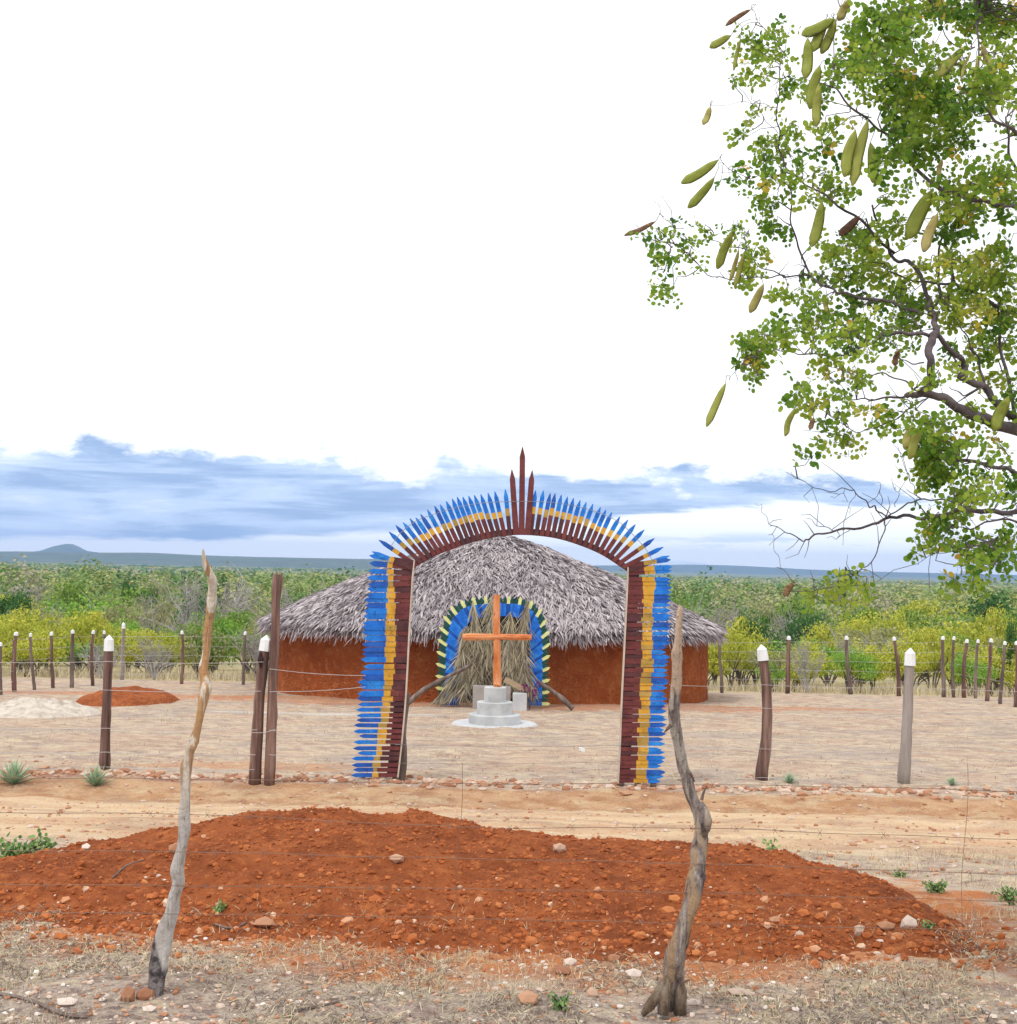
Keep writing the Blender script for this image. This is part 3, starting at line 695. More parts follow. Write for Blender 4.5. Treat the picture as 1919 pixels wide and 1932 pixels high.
# ---------------------------------------------------------------- house
HC = Vector((P(930, 1200, 34).x, 34.3, 0)); ZE = CZ - 1.52
hg = G(HC.x, 31)
house = thing('thatched_hut', 'oval red mud hut with shaggy grey palm thatch roof', 'hut', (HC.x, HC.y, hg))
AX = (S(1333 - 527, 34)) / 2; BX = 3.75; XD = P(932, 1200, 30.5).x
def sup(a, n=2.35):
    c, s = math.cos(a), math.sin(a)
    return (abs(c) ** (2 / n) * (1 if c >= 0 else -1), abs(s) ** (2 / n) * (1 if s >= 0 else -1))
def mud_mat():
    m, nt, p, out, co = new_mat('red_mud')
    n1 = nt.noise(co, 1.4, 5, .6); n2 = nt.noise(co, 7, 6, .7); n3 = nt.noise(co, 22, 4, .7)
    c = nt.ramp(nt.math('MULTIPLY_ADD', n1, 2.2, -.6, True), [(.38, .095, .030), (.49, .13, .042), (.58, .19, .065)])
    c = nt.mix(nt.math('MULTIPLY', nt.step(n2, .50, .62), .7), c, (.62, .22, .085))
    c = nt.mix(nt.math('MULTIPLY', nt.rstep(n3, .32, .44), .6), c, (.16, .04, .02))
    nt.put(p.inputs['Base Color'], c); p.inputs['Roughness'].default_value = .95; p.inputs['Specular IOR Level'].default_value = .1
    nt.put(p.inputs['Normal'], nt.bump(nt.math('ADD', n2, nt.math('MULTIPLY', n3, .6)), 1, .2)); return m
M_mud = mud_mat()
b = MB(); NA, NZ = 300, 30
for t_ in range(2):
    inn = .22 * t_; base = len(b.v)
    for j in range(NZ + 1):
        for i in range(NA):
            a = 2 * math.pi * i / NA; c, s = sup(a); z = j / NZ
            lump = .05 * float(fbm(i * .30, z * 5, 3)) * (1 - t_)
            k = 1 + .012 * (1 - z) ** 3
            x = HC.x + c * (AX - inn) * k + c * lump; y = HC.y + s * (BX - inn) * k + s * lump
            b.v.append((x, y, hg - .55 + z * (ZE + .02 - hg + .55))); b.t.append(.5)
    for j in range(NZ):
        for i in range(NA):
            i2 = (i + 1) % NA; v = b.v[base + j * NA + i]
            if v[1] < HC.y and abs(v[0] - XD) < .82: continue
            b.f.append((base + j * NA + i, base + j * NA + i2, base + (j + 1) * NA + i2, base + (j + 1) * NA + i)); b.m.append(0)
b.build('wall', M_mud, house, smooth=True)
AE, BE = AX + .26, BX + .45; ZA = P(960, 1012, 34.3).z
XR = HC.x - .02
def roofz(r): return ZA - (ZA - ZE) * r ** 1.25
def notch(x, y, r): return y < HC.y and abs(x - XD) < .95 - max(0, .9 - r) * 2.0 and r > .74
b = MB(); NR = 40
for t_ in range(2):
    base = len(b.v)
    for j in range(NR + 1):
        r = j / NR
        for i in range(NA):
            a = 2 * math.pi * i / NA; c, s = sup(a, 2.35 if r > .5 else 2.1)
            x = XR + c * AE * r; y = HC.y + s * BE * r
            z = roofz(r) + .05 * float(fbm(x * 1.2, y * 1.2, 3)) - t_ * (.20 if r > .05 else .2)
            b.v.append((x, y, z)); b.t.append(.5)
    for j in range(NR):
        for i in range(NA):
            i2 = (i + 1) % NA; v = b.v[base + (j + 1) * NA + i]
            if notch(v[0], v[1], (j + 1) / NR): continue
            b.f.append((base + j * NA + i, base + j * NA + i2, base + (j + 1) * NA + i2, base + (j + 1) * NA + i)); b.m.append(0)
top0 = NR * NA; bot0 = (2 * NR + 1) * NA
for i in range(NA):
    v = b.v[top0 + i]
    if not notch(v[0], v[1], 1): b.f.append((top0 + i, top0 + (i + 1) % NA, bot0 + (i + 1) % NA, bot0 + i)); b.m.append(0)
M_thbase = noisy('thatch_base', [(.09, .07, .075), (.18, .15, .16), (.28, .25, .26)], 6, (1, 1, 1), .8, .05)
M_thatch = tinted('palm_thatch', [(.16, .135, .14), (.27, .235, .255), (.38, .335, .36), (.48, .43, .44), (.62, .57, .58)], .9, .15)
roof = b.build('roof', M_thbase, house, smooth=True)
b = MB()
def straw(x, y, z, dr, L, wd, tint, droop=.0):
    dr = Vector(dr).normalized(); side = dr.cross(Vector((0, 0, 1))).normalized() * wd / 2
    side = (side + Vector((0, 0, random.uniform(-.4, .4) * wd))); p = Vector((x, y, z)); m_ = p + dr * L * .55 + Vector((0, 0, .02)); e = p + dr * L + Vector((0, 0, -droop))
    b.add([p - side * .6, p + side * .6, m_ + side, m_ - side, e + side * .25, e - side * .25], [(0, 1, 2, 3), (3, 2, 4, 5)], tint)
for k in range(32000):
    a = random.uniform(math.pi - .15, 2 * math.pi + .15) if random.random() < .85 else random.uniform(0, math.pi)
    r = math.sqrt(random.random()); c, s = sup(a, 2.35 if r > .5 else 2.1); x = XR + c * AE * r; y = HC.y + s * BE * r
    if notch(x, y, r + .02): continue
    z = roofz(r) + .05 * float(vnoise(x * 1.2, y * 1.2)) + random.uniform(.0, .07)
    slope = (ZA - ZE) * 1.25 * r ** .25 / math.hypot(c * AE, s * BE)
    dr = Vector((c * AE, s * BE, 0)).normalized(); dr.z = -slope
    dr = Vector(dr) + Vector((-dr.y, dr.x, 0)) * random.gauss(0, .6) + Vector((0, 0, random.uniform(-.03, .09)))
    tint = min(1, max(0, random.gauss(.5, .24) + .25 * float(fbm(x * .9, y * .9, 2))))
    straw(x, y, z, dr, random.uniform(.16, .42), random.uniform(.02, .05), tint)
for k in range(7500):   # shaggy eave fringe
    a = random.uniform(math.pi - .3, 2 * math.pi + .3) if random.random() < .85 else random.uniform(0, math.pi)
    r = random.uniform(.94, 1.015); c, s = sup(a); x = XR + c * AE * r; y = HC.y + s * BE * r
    if notch(x, y, r): continue
    o_ = Vector((c * AE, s * BE, 0)).normalized()
    dr = o_ * random.uniform(.2, 1) + Vector((0, 0, -random.uniform(.4, 1.1))) + Vector((-o_.y, o_.x, 0)) * random.gauss(0, .35)
    straw(x, y, roofz(r) - random.uniform(0, .16), dr, random.uniform(.12, .34) * (1.3 if random.random() < .1 else 1), random.uniform(.015, .035), min(1, max(0, random.gauss(.5, .25))))
b.build('straw_layer', M_thatch, roof)
# eave pole sticking out on the left and back panel with the indoor shade painted on
b = MB(); e0 = P(486, 1168, 34); b.tube([e0, e0 + Vector((1.6, -.3, .15))], .05, 7); b.build('eave_pole', M_grey, house)
b = MB(); q = P(1262, 1250, 31.4); 
M_dark = noisy('painted_interior_shade', [(.008, .007, .009), (.02, .016, .018)], 4)
b.box((XD, 31.35, hg + .95), (1.9, .05, 2.3)); b.build('doorway', M_dark, house)  # added panel behind the opening, its black stands in for indoor shade
# board arch round the doorway
DS = 29.55
def zh(zx, zy): return (787 + zx * .1694, 1095 + zy * .1694)
def H3(zx, zy, dep=DS): return P(*zh(zx, zy), dep)
sur = MB(); M_sblue = paint('bright_blue_paint', (.004, .10, .50), (.008, .17, .70), (.05, .32, .80))
M_spale = noisy('lemon_tip_paint', [(.55, .58, .20), (.72, .74, .36)], 9); M_sgreen = noisy('dark_green_tip_paint', [(.01, .05, .05), (.02, .09, .07)], 9)
M_sb2 = paint('deep_blue_paint', (.003, .04, .25), (.005, .07, .38), (.01, .12, .5))
ip = catmull([(470, 1375), (478, 1100), (492, 800), (505, 640), (530, 540), (600, 450), (700, 415), (860, 400), (1010, 400), (1130, 420), (1210, 480), (1250, 600), (1255, 800), (1250, 1100), (1235, 1375)], 10)
op = catmull([(205, 1375), (205, 1100), (215, 800), (235, 620), (265, 470), (340, 320), (520, 205), (800, 165), (1010, 170), (1180, 185), (1330, 250), (1430, 400), (1480, 600), (1482, 800), (1482, 1100), (1482, 1375)], 10)
def resample(pp, n):
    a = np.array(pp); l = np.concatenate([[0], np.cumsum(np.hypot(*np.diff(a, axis=0).T))]); s_ = np.linspace(0, l[-1], n)
    return list(zip(np.interp(s_, l, a[:, 0]), np.interp(s_, l, a[:, 1])))
NB = 74
IP = resample(ip, NB); OP = resample(op, NB)
q0 = H3(850, 1375); q0.z = G(q0.x, DS)
ring = MB(); prevp = None
for i in range(NB - 1):
    (x0, y0), (x1, y1) = IP[i], IP[i + 1]; (u0, v0), (u1, v1) = OP[i], OP[i + 1]
    f_ = .12; g_ = .55
    ring.quad(H3(x0 + (u0 - x0) * f_, y0 + (v0 - y0) * f_, DS + .06), H3(x1 + (u1 - x1) * f_, y1 + (v1 - y1) * f_, DS + .06), H3(x1 + (u1 - x1) * g_, y1 + (v1 - y1) * g_, DS + .06), H3(x0 + (u0 - x0) * g_, y0 + (v0 - y0) * g_, DS + .06))
surround = ring.build('door_surround', M_sb2, house)
for i in range(NB):
    b = MB(); (x0, y0), (x1, y1) = IP[i], OP[i]; yellow = i % 3 == 1
    k = 1.0 if yellow else .93 + random.uniform(-.03, .03)
    p0 = H3(x0, y0); p1 = H3(x0 + (x1 - x0) * k, y0 + (y1 - y0) * k)
    top_ = abs(x1 - 850) < 420 and y1 < 500
    board(b, p0, p1, .072, (.62 / k + random.uniform(-.02, .02),), -.01 * (i % 2), th=.02, tip=.06)
    b.build('surround_board', [M_sblue if i % 4 else M_sb2, M_spale if yellow else M_sgreen], surround)
# ---------------------------------------------------------------- dry palm fronds in the doorway
M_palm = tinted('dry_palm', [(.13, .10, .07), (.24, .20, .14), (.36, .31, .21), (.48, .42, .28), (.32, .29, .27)], .85, .2)
FR = [((640, 460), (520, 1050), .30), ((560, 500), (470, 900), .22), ((820, 180), (760, 780), .20), ((770, 560), (640, 1150), .34), ((850, 300), (800, 900), .30), ((1040, 350), (980, 1000), .30), ((1040, 380), (1130, 1100), .30),
      ((1170, 440), (1190, 1150), .26), ((980, 600), (1030, 1170), .30), ((700, 650), (500, 1380), .36), ((760, 700), (700, 1380), .34), ((1150, 750), (1290, 1250), .28), ((900, 640), (880, 1150), .3), ((600, 900), (330, 1375), .16),
      ((620, 220), (680, 700), .13), ((1230, 220), (1160, 700), .12), ((560, 700), (500, 1200), .30), ((1080, 600), (1100, 1250), .3), ((460, 1000), (220, 1375), .10), ((850, 200), (830, 620), .14)]
FL = ['leaning at the left jamb', 'hung high at the left jamb', 'bunched behind the top of the cross', 'left of the cross shaft', 'behind the upper cross shaft', 'right of the cross, tip at the arch', 'right of the cross, spreading low',
      'along the right jamb', 'under the right cross arm', 'broad one fanning to the ground, left', 'behind the grey slab', 'trailing towards the purple flowers', 'directly behind the cross shaft', 'trailing along the ground, lower left',
      'thin one over the blue boards, left of the cross', 'thin one over the blue boards, right of the cross', 'under the left cross arm', 'behind the white block', 'short wisp at the foot of the left jamb', 'short one at the arch crown']
for i, ((x0, y0), (x1, y1), sp) in enumerate(FR):
    dep = 29.35 - .02 * (i % 5); p0 = H3(x0, y0, dep + .1); p1 = H3(x1, y1, dep - .12); p1.z = max(p1.z, G(p1.x, p1.y) + .01)
    root_ = thing('palm_frond', 'dry straw-coloured palm frond ' + FL[i], 'palm frond', tuple(p1), 'dry palm fronds heaped in the hut doorway')
    b = MB(); b.tube([p0, (p0 + p1) / 2 + Vector((0, -.05, 0)), p1], [.008, .012, .016], 5, .6); b.build('rachis', M_palm, root_)
    b = MB(); L = (p1 - p0).length
    for k in range(int(60 + 40 * L)):
        t = random.random(); q = p0.lerp(p1, t * .9) + Vector((random.gauss(0, .03), random.uniform(-.06, .02), 0))
        dr = ((p1 - p0).normalized() + Vector((random.gauss(0, sp + .12), random.uniform(-.12, .04), random.gauss(0, .12)))).normalized()
        LL = random.uniform(.25, .6) * min(1, L); e = q + dr * LL; e.z = max(e.z, G(e.x, e.y) + .01); side = Vector((random.uniform(.4, 1), random.uniform(-.6, .6), 0)).normalized() * random.uniform(.008, .016)
        m_ = q.lerp(e, .5) + Vector((0, -.015, .01)); tt = random.random()
        b.add([q - side * .5, q + side * .5, m_ + side, m_ - side, e], [(0, 1, 2, 3), (3, 2, 4)], tt)
    b.build('leaflets', M_palm, root_)
# leaning poles
def pole(pts, r, label):
    b = MB(); b.tube(catmull([tuple(p) for p in pts], 5), r, 8, rough=.08)
    return tag(b.build('wooden_pole', M_grey, org=tuple(pts[0]), smooth=True), label, 'pole', 'poles leaning on the palm fronds')
q = P(766, 1328, 29.0); q.z = G(q.x, q.y) + .04
b_ = [q, H3(60, 1230, 28.98), H3(300, 1095, 29.0), H3(620, 930, 29.05)]
rr = [.055] * 5 + [.055] * 5 + [.04] * 5 + [.025]; pole(b_, rr, 'grey pole leaning on the fronds from the lower left')
q = H3(1740, 1372, 28.9); q.z = G(q.x, q.y) + .05
pole([q, H3(1560, 1270, 28.93), H3(1350, 1120, 28.98), H3(1180, 900, 29.0)], [.06] * 5 + [.045] * 5 + [.02] * 5 + [.01], 'dark thick-footed pole leaning from the lower right')
# slab, white block, plank, flowers
M_conc = noisy('cement', [(.32, .32, .32), (.44, .45, .46), (.56, .57, .58)], 3, bump=.3, bdist=.01)
M_pale = noisy('pale_render', [(.40, .41, .43), (.54, .55, .58)], 5, bump=.3, bdist=.01)
def zbox(name, x0, y0, x1, dep, th, mat, label, cat):
    a = H3(x0, y0, dep); c = H3(x1, y0, dep); g_ = G((a.x + c.x) / 2, dep); h = a.z - g_ + .03
    b = MB(); b.box(((a.x + c.x) / 2, dep, g_ - .03 + h / 2), (c.x - a.x, th, h), None, .5, 0, .006)
    o = b.build(name, mat, org=((a.x + c.x) / 2, dep, g_)); bv = o.modifiers.new('bevel', 'BEVEL'); bv.width = .012; bv.segments = 2
    return tag(o, label, cat)
M_slab = noisy('greyish_slab', [(.26, .23, .22), (.36, .33, .31)], 5, bump=.3, bdist=.01)
zbox('slab', 625, 1170, 1045, 28.85, .12, M_slab, 'grey brown slab standing behind the cross plinth', 'slab')
zbox('block', 1068, 1250, 1222, 28.8, .3, M_pale, 'small whitish block right of the cross plinth', 'block')
a, c = H3(980, 1100, 28.9), H3(1222, 1235, 28.75); b = MB(); u = (c - a).normalized()
rot = Matrix.Rotation(-math.atan2(u.z, u.x) * -1 * -1, 3, 'Y')
b.box((a + c) / 2, ((c - a).length, .04, .12), Matrix.Rotation(-math.atan2(u.z, u.x), 3, 'Y'))
tag(b.build('plank', noisy('raw_plank', [(.28, .20, .13), (.42, .32, .21)], 6, (.3, 1, 3)), org=tuple((a + c) / 2)), 'short tan plank lying aslant on the palm fronds', 'plank')
c = H3(1255, 1370, 28.75); c.z = G(c.x, c.y)
M_petal = tinted('purple_petals', [(.12, .01, .10), (.34, .03, .24)], .7, .3)
fl = thing('flower_bunch', 'bunch of purple flowers by the lower right blue boards', 'flowers', tuple(c)); b = MB(); b2 = MB()
for k in range(16):
    e = c + Vector((random.uniform(-.2, .22), random.uniform(-.1, .1), random.uniform(.2, .62))); b.tube([c + Vector((0, 0, .01)), c.lerp(e, .6) + Vector((.02, 0, .02)), e], .004, 4)
    b2 = MB()
    for j in range(9):
        b2.leaf(e + Vector([random.gauss(0, .015) for _ in range(3)]), [random.gauss(0, 1) for _ in range(3)], [random.gauss(0, 1) for _ in range(3)], .035, .03, random.random())
    b2.build('flower', M_petal, fl)
b.build('stem', M_grey, fl)
# ---------------------------------------------------------------- cross and plinth
pc = gp(933, 1367); DC = pc.y
pl = thing('stepped_plinth', 'round three-tier grey cement plinth under the wooden cross', 'plinth', (pc.x, DC, pc.z))
def disc(name, r, z0, z1, mat, edge=.012):
    b = MB(); N = 56; prof = [(r * .0, z0), (r, z0), (r, z1 - edge), (r - edge, z1), (0, z1)]; vs = []
    for (rr, z) in prof:
        for k in range(N):
            a = 2 * math.pi * k / N; q = rr * (1 + .006 * float(vnoise(k * .9, z * 9))); vs.append((pc.x + math.cos(a) * q, DC + math.sin(a) * q, z))
    fs = [(i * N + k, i * N + (k + 1) % N, (i + 1) * N + (k + 1) % N, (i + 1) * N + k) for i in range(4) for k in range(N)]
    b.add(vs, fs); o = b.build(name, mat, pl); return o
zt = lambda y: P(933, y, DC).z
z0 = pc.z
disc('base_disc', S(81, DC), z0 - .1, z0 + .03, M_pale, .03)
z1 = z0 + S(20, DC); z2 = z1 + S(23, DC); z3 = z2 + S(27.5, DC)
disc('tier', S(48.5, DC), z0 + .01, z1, M_conc); disc('tier', S(33.5, DC), z1 - .05, z2, M_conc); disc('tier', S(20.7, DC), z2 - .05, z3, M_conc)
M_cross = noisy('orange_varnished_wood', [(.34, .07, .02), (.55, .17, .05), (.66, .28, .12), (.70, .36, .2)], 5, (1.5, 1.5, .5), .4, .008, .5, dark=(.22, .05, .02))
cr = thing('wooden_cross', 'orange-brown wooden cross standing on the grey plinth', 'cross', (pc.x, DC, z3))
xb = P(938.5, 1298, DC).x; xt = P(937, 1122, DC).x; ztop = P(937, 1122, DC).z
b = MB(); b.tube([(xb + (xt - xb) * k / 8 + random.uniform(-.006, .006), DC, z3 - .05 + (ztop - z3 + .05) * k / 8) for k in range(9)], [.075, .078, .072, .07, .072, .07, .066, .064, .06], 8, rough=.06); b.build('upright', M_cross, cr)
M_cross2 = noisy('orange_varnished_beam', [(.34, .07, .02), (.55, .17, .05), (.66, .28, .12), (.70, .36, .2)], 5, (.5, 1.5, 1.5), .4, .008, .5, dark=(.22, .05, .02))
a, c = P(873, 1201.5, DC - .03), P(1003, 1202.5, DC - .03)
b = MB(); b.tube([a.lerp(c, k / 7) + Vector((0, 0, random.uniform(-.006, .006))) for k in range(8)], [.06, .066, .062, .06, .055, .058, .06, .052], 8, rough=.06); b.build('crossbeam', M_cross2, cr)
b = MB(); b.tube([(pc.x + .03, DC - .05, z3 + .02), (xb, DC - .03, z3 + .06)], .07, 8); b.build('foot_wedge', M_cross, cr)
# ---------------------------------------------------------------- scrub
GREEN = [(.06, .13, .02), (.14, .25, .035), (.21, .33, .06), (.30, .40, .12)]
BRIGHT = [(.07, .17, .03), (.16, .33, .04), (.25, .43, .07), (.36, .50, .13)]
YEL = [(.19, .26, .035), (.36, .41, .05), (.50, .51, .07), (.64, .58, .12)]
OLIVE = [(.14, .16, .07), (.25, .27, .12), (.36, .35, .18), (.44, .42, .25)]
DARK = [(.02, .08, .02), (.045, .13, .03), (.075, .18, .05), (.12, .23, .09)]
GREYT = [(.20, .18, .17), (.32, .30, .29), (.42, .40, .39)]
KINDS = {'green': GREEN, 'bright': BRIGHT, 'yellow': YEL, 'olive': OLIVE, 'dark': DARK}
MK = {k: tinted(k + '_scrub_leaves', v, .75, .35) for k, v in KINDS.items()}
M_twig = tinted('grey_twigs', GREYT, .9)
M_stem = noisy('shrub_bark', [(.05, .04, .035), (.12, .10, .09)], 4)
def crown_mesh(b, seed, n, leaf, rx=1.0, rz=.62):
    rs_ = random.Random(seed); lobes = []
    for k in range(15):
        a = rs_.uniform(0, 2 * math.pi); r = rs_.uniform(.05, .85) ** .7
        lobes.append((math.cos(a) * r * rx * .75, math.sin(a) * r * rx * .75, .38 + rs_.uniform(0, .5) * (1 - r * .5), rs_.uniform(.16, .34), rs_.random()))
    for k in range(n):
        lx, ly, lz, lr, lt = rs_.choice(lobes)
        v = Vector([rs_.gauss(0, 1) for _ in range(3)]).normalized(); rr = lr * rs_.uniform(.55, 1.12)
        p = Vector((lx + v.x * rr, ly + v.y * rr, lz + v.z * rr * .6))
        nrm = (v + Vector([rs_.gauss(0, .6) for _ in range(3)]) + Vector((0, 0, .4)))
        b.leaf(p, nrm, [rs_.gauss(0, 1) for _ in range(3)], leaf * rs_.uniform(.7, 1.4), leaf * rs_.uniform(.5, 1), min(1, max(0, .25 + .35 * lt + rs_.gauss(.08, .2))), 0, False)
    return lobes
PROTO = {}
names = {'green': ('green_shrub', 'mid green bushy shrub'), 'bright': ('bright_green_tree', 'bright green dense tree'), 'yellow': ('yellow_green_shrub', 'yellow-green feathery shrub'), 'olive': ('olive_shrub', 'dull olive sparse shrub'),
         'dark': ('dark_green_tree', 'dark green rounded tree'), 'bare': ('bare_shrub', 'leafless grey twiggy shrub')}
def stems(b, lobes, rs_):
    for (lx, ly, lz, lr, lt) in lobes[:8]:
        f0 = rs_.uniform(.3, .7)
        b.tube([(rs_.uniform(-.04, .04), rs_.uniform(-.04, .04), -.04), (lx * f0 * .5 + rs_.uniform(-.05, .05), ly * f0 * .5, lz * .45), (lx, ly, lz)], [.022, .014, .005], 5)
for kind in KINDS:
    for v in range(3):
        r_ = thing(names[kind][0], names[kind][1], 'tree' if 'tree' in names[kind][0] else 'shrub')
        b = MB(); lobes = crown_mesh(b, hash((kind, v)) % 1000 if False else (len(kind) * 31 + v * 7 + ord(kind[0])), 2600 if kind != 'olive' else 1700, .048); b.build('crown', MK[kind], r_)
        b = MB(); stems(b, lobes, random.Random(v)); b.build('trunk', M_stem, r_)
        PROTO[(kind, v)] = r_
for v in range(3):
    r_ = thing('bare_shrub', names['bare'][1], 'shrub'); rs_ = random.Random(v + 40); b = MB(); bt = MB()
    for k in range(14):
        a = rs_.uniform(0, 6.28); e = Vector((math.cos(a) * rs_.uniform(.2, .8), math.sin(a) * rs_.uniform(.2, .8), rs_.uniform(.5, .95))); m_ = e * .5 + Vector((rs_.uniform(-.1, .1), 0, -.05))
        bt.tube([(0, 0, -.03), m_, e], [.018, .012, .004], 4)
        for j in range(22):
            s0 = m_.lerp(e, rs_.random()); e1 = s0 + Vector((rs_.gauss(0, .16), rs_.gauss(0, .16), rs_.uniform(-.02, .25))); b.tube([s0, (s0 + e1) / 2 + Vector((rs_.gauss(0, .02), 0, .01)), e1], [.005, .004, .002], 3, rs_.random(), cap=False)
    b.build('twigs', M_twig, r_); bt.build('trunk', M_twig, r_); PROTO[('bare', v)] = r_
first = set()
def plant(kind, x, y, hgt, wid, label, group='scrub bushes behind the yard fence'):
    v = random.randrange(3); key = (kind, v); src = PROTO[key]
    if key in first: o = copy_tree(src)
    else: o = src; first.add(key)
    z = G(x, y); o.location = (x, y, z); o.rotation_euler = (0, 0, random.uniform(0, 6.28)); o.scale = (wid / 2 / .95, wid / 2 / .95, hgt / 1.05)
    tag(o, label, None, group); return o
PENDING = []
ORD = ['first', 'second', 'third', 'fourth', 'fifth', 'sixth', 'seventh', 'eighth', 'ninth', 'tenth', 'eleventh', 'twelfth', 'thirteenth', 'fourteenth', 'fifteenth']
def region(x, y):
    px = W / 2 + x / y * F
    side = 'left of the hut' if px < 540 else ('behind the hut' if px < 1330 else 'right of the hut')
    row = 'by the rear fence' if y < 43 else ('second row back' if y < 46 else ('third row back' if y < 50 else ('fourth row back' if y < 55 else ('fifth row back' if y < 62 else ('sixth row back' if y < 70 else ('seventh row back' if y < 79 else 'last separate row'))))))
    return side + ', ' + row
def settle_labels():
    d = {}
    for o, base, px in PENDING: d.setdefault(base, []).append((px, o))
    for base, l in d.items():
        l.sort(key=lambda t: t[0])
        for i, (px, o) in enumerate(l): o['label'] = base if len(l) == 1 else base + ', ' + ORD[i] + ' from left'
named = [  # px, top py, depth, width px, kind, label
    (402, 1132, 43, 125, 'bright', 'rounded bright green tree just right of the pale crooked post'), (1428, 1136, 52, 120, 'dark', 'dark green rounded tree right of the hut roof, left of its pair'),
    (1510, 1128, 54, 150, 'dark', 'wide dark green tree, right one of the dark pair by the hut'), (150, 1100, 60, 250, 'bright', 'broad bright green tree mass left of the pale post'),
    (60, 1120, 58, 150, 'green', 'green tree at the left edge above the yellow shrubs'), (245, 1072, 95, 60, 'dark', 'dark bluish tree far off, left of the yellow-crowned tree'), (290, 1086, 88, 80, 'dark', 'dark bluish tree below the tall yellow-crowned tree'),
    (312, 1053, 88, 62, 'olive', 'tall pale yellow-crowned tree standing above the plain, left'), (375, 1108, 60, 110, 'bare', 'grey leafless tree behind the pale crooked post'), (490, 1135, 44, 80, 'olive', 'thin dark-stemmed tree left of the hut eave'),
    (1255, 1090, 62, 110, 'green', 'green tree touching the right arch leg'), (1600, 1205, 40.5, 120, 'bright', 'bright green shrub in front of the yellow row, right of centre'), (1450, 1240, 39.8, 70, 'bright', 'small green shrub beside the bent fence post'),
    (1700, 1110, 60, 150, 'yellow', 'yellow tree among grey trees, right of the bent post'), (1880, 1120, 50, 110, 'yellow', 'yellow-green tree at the right edge under the pod tree'), (1905, 1150, 42, 55, 'dark', 'dark green shrub at the right edge above the side fence'),
    (1830, 1215, 40.5, 110, 'bright', 'bright green shrub behind the side fence'), (1380, 1165, 42, 100, 'yellow', 'bright yellow shrub just right of the hut eave')]
for (px, py, dep, wpx, kind, lab) in named:
    q = P(px, py, dep); plant(kind, q.x, dep, max(.8, q.z - G(q.x, dep)), S(wpx, dep) * 1.1, lab)
rows = [(39.6, 1.35, .35, 2.0, 26), (41.5, 1.9, .3, 2.6, 24), (44, 2.15, .35, 3.0, 20), (47.5, 2.5, .4, 3.4, 20), (52, 2.75, .4, 3.8, 18), (58, 3.2, .5, 4.6, 17), (65, 3.7, .5, 5.0, 17), (74, 4.1, .6, 5.6, 17), (85, 4.4, .6, 6.2, 17)]
for ri, (dep, hh, hv, wd, n) in enumerate(rows):
    span = dep * .80 + 8
    for k in range(n):
        x = -span / 2 + span * (k + .5) / n + random.uniform(-.6, .6); y = dep + random.uniform(-.9, .9) * (.5 + dep / 60); px = W / 2 + x / y * F
        if ri == 0 and (random.random() < .45 or (520 < px < 1340)): continue
        if ri < 2 and 560 < px < 1290: continue
        left = px < 700
        if ri <= 2: kind = random.choices(['yellow', 'green', 'bright', 'olive', 'bare'], [6, 2, 1.5, 1, .7] if left else [8, 1, 1.6, .8, .5])[0]
        elif ri <= 5: kind = random.choices(['yellow', 'green', 'bright', 'olive', 'bare', 'dark'], [3, 4, 3, 2, 1, .6] if left else [6, 1.5, 1.5, 3, 1.5, .5])[0]
        else: kind = random.choices(['yellow', 'green', 'olive', 'bare', 'dark'], [1.5, 4, 3, 1, 1.5] if left else [2.5, 2.5, 4, 3, .6])[0]
        if ri == 0: kind = random.choice(['bare', 'yellow', 'green', 'olive'])
        o = plant(kind, x, y, (hh + random.uniform(-hv, hv)) * random.choice([.8, 1, 1, 1.12]), wd * random.uniform(.8, 1.25), 'x'); PENDING.append((o, names[kind][1] + ' ' + region(x, y), px))
for key, o in PROTO.items():
    if key not in first:
        for c in list(o.children): bpy.data.objects.remove(c)
        bpy.data.objects.remove(o)
settle_labels()
# distant woodland: one mass
M_far = tinted('woodland_leaves', [(.05, .13, .05), (.13, .23, .07), (.22, .30, .10), (.38, .39, .13), (.36, .34, .26)], .85, .25)
pv, pt = [], []
def puff(x, y, r, h, t, n, ls):
    v = rng.normal(size=(n, 3)); v[:, 2] = np.abs(v[:, 2]); v /= np.linalg.norm(v, axis=1)[:, None]
    lob = 1 + .22 * np.sin(v[:, 0] * 5 + x) * np.cos(v[:, 1] * 4 + y)
    z = G(x, y); p = np.stack([x + v[:, 0] * r * rng.uniform(.55, 1.05, n) * lob, y + v[:, 1] * r, z + h * .30 + v[:, 2] * h * .68 * rng.uniform(.7, 1.05, n) * lob], 1)
    nn_ = v + rng.normal(size=(n, 3)) * .5 + [0, 0, .3]; nn_ /= np.linalg.norm(nn_, axis=1)[:, None]
    a = rng.normal(size=(n, 3)); a -= nn_ * (a * nn_).sum(1)[:, None]; a /= np.linalg.norm(a, axis=1)[:, None]; c = np.cross(nn_, a)
    l_ = (ls * rng.uniform(.6, 1.3, n))[:, None]
    pv.append(np.stack([p - a * l_ * .5, p + c * l_ * .4, p + a * l_ * .5, p - c * l_ * .4], 1).reshape(-1, 3))
    pt.append(np.repeat(np.clip(t + rng.normal(size=n) * .075, 0, 1), 4))
d_ = 93.0
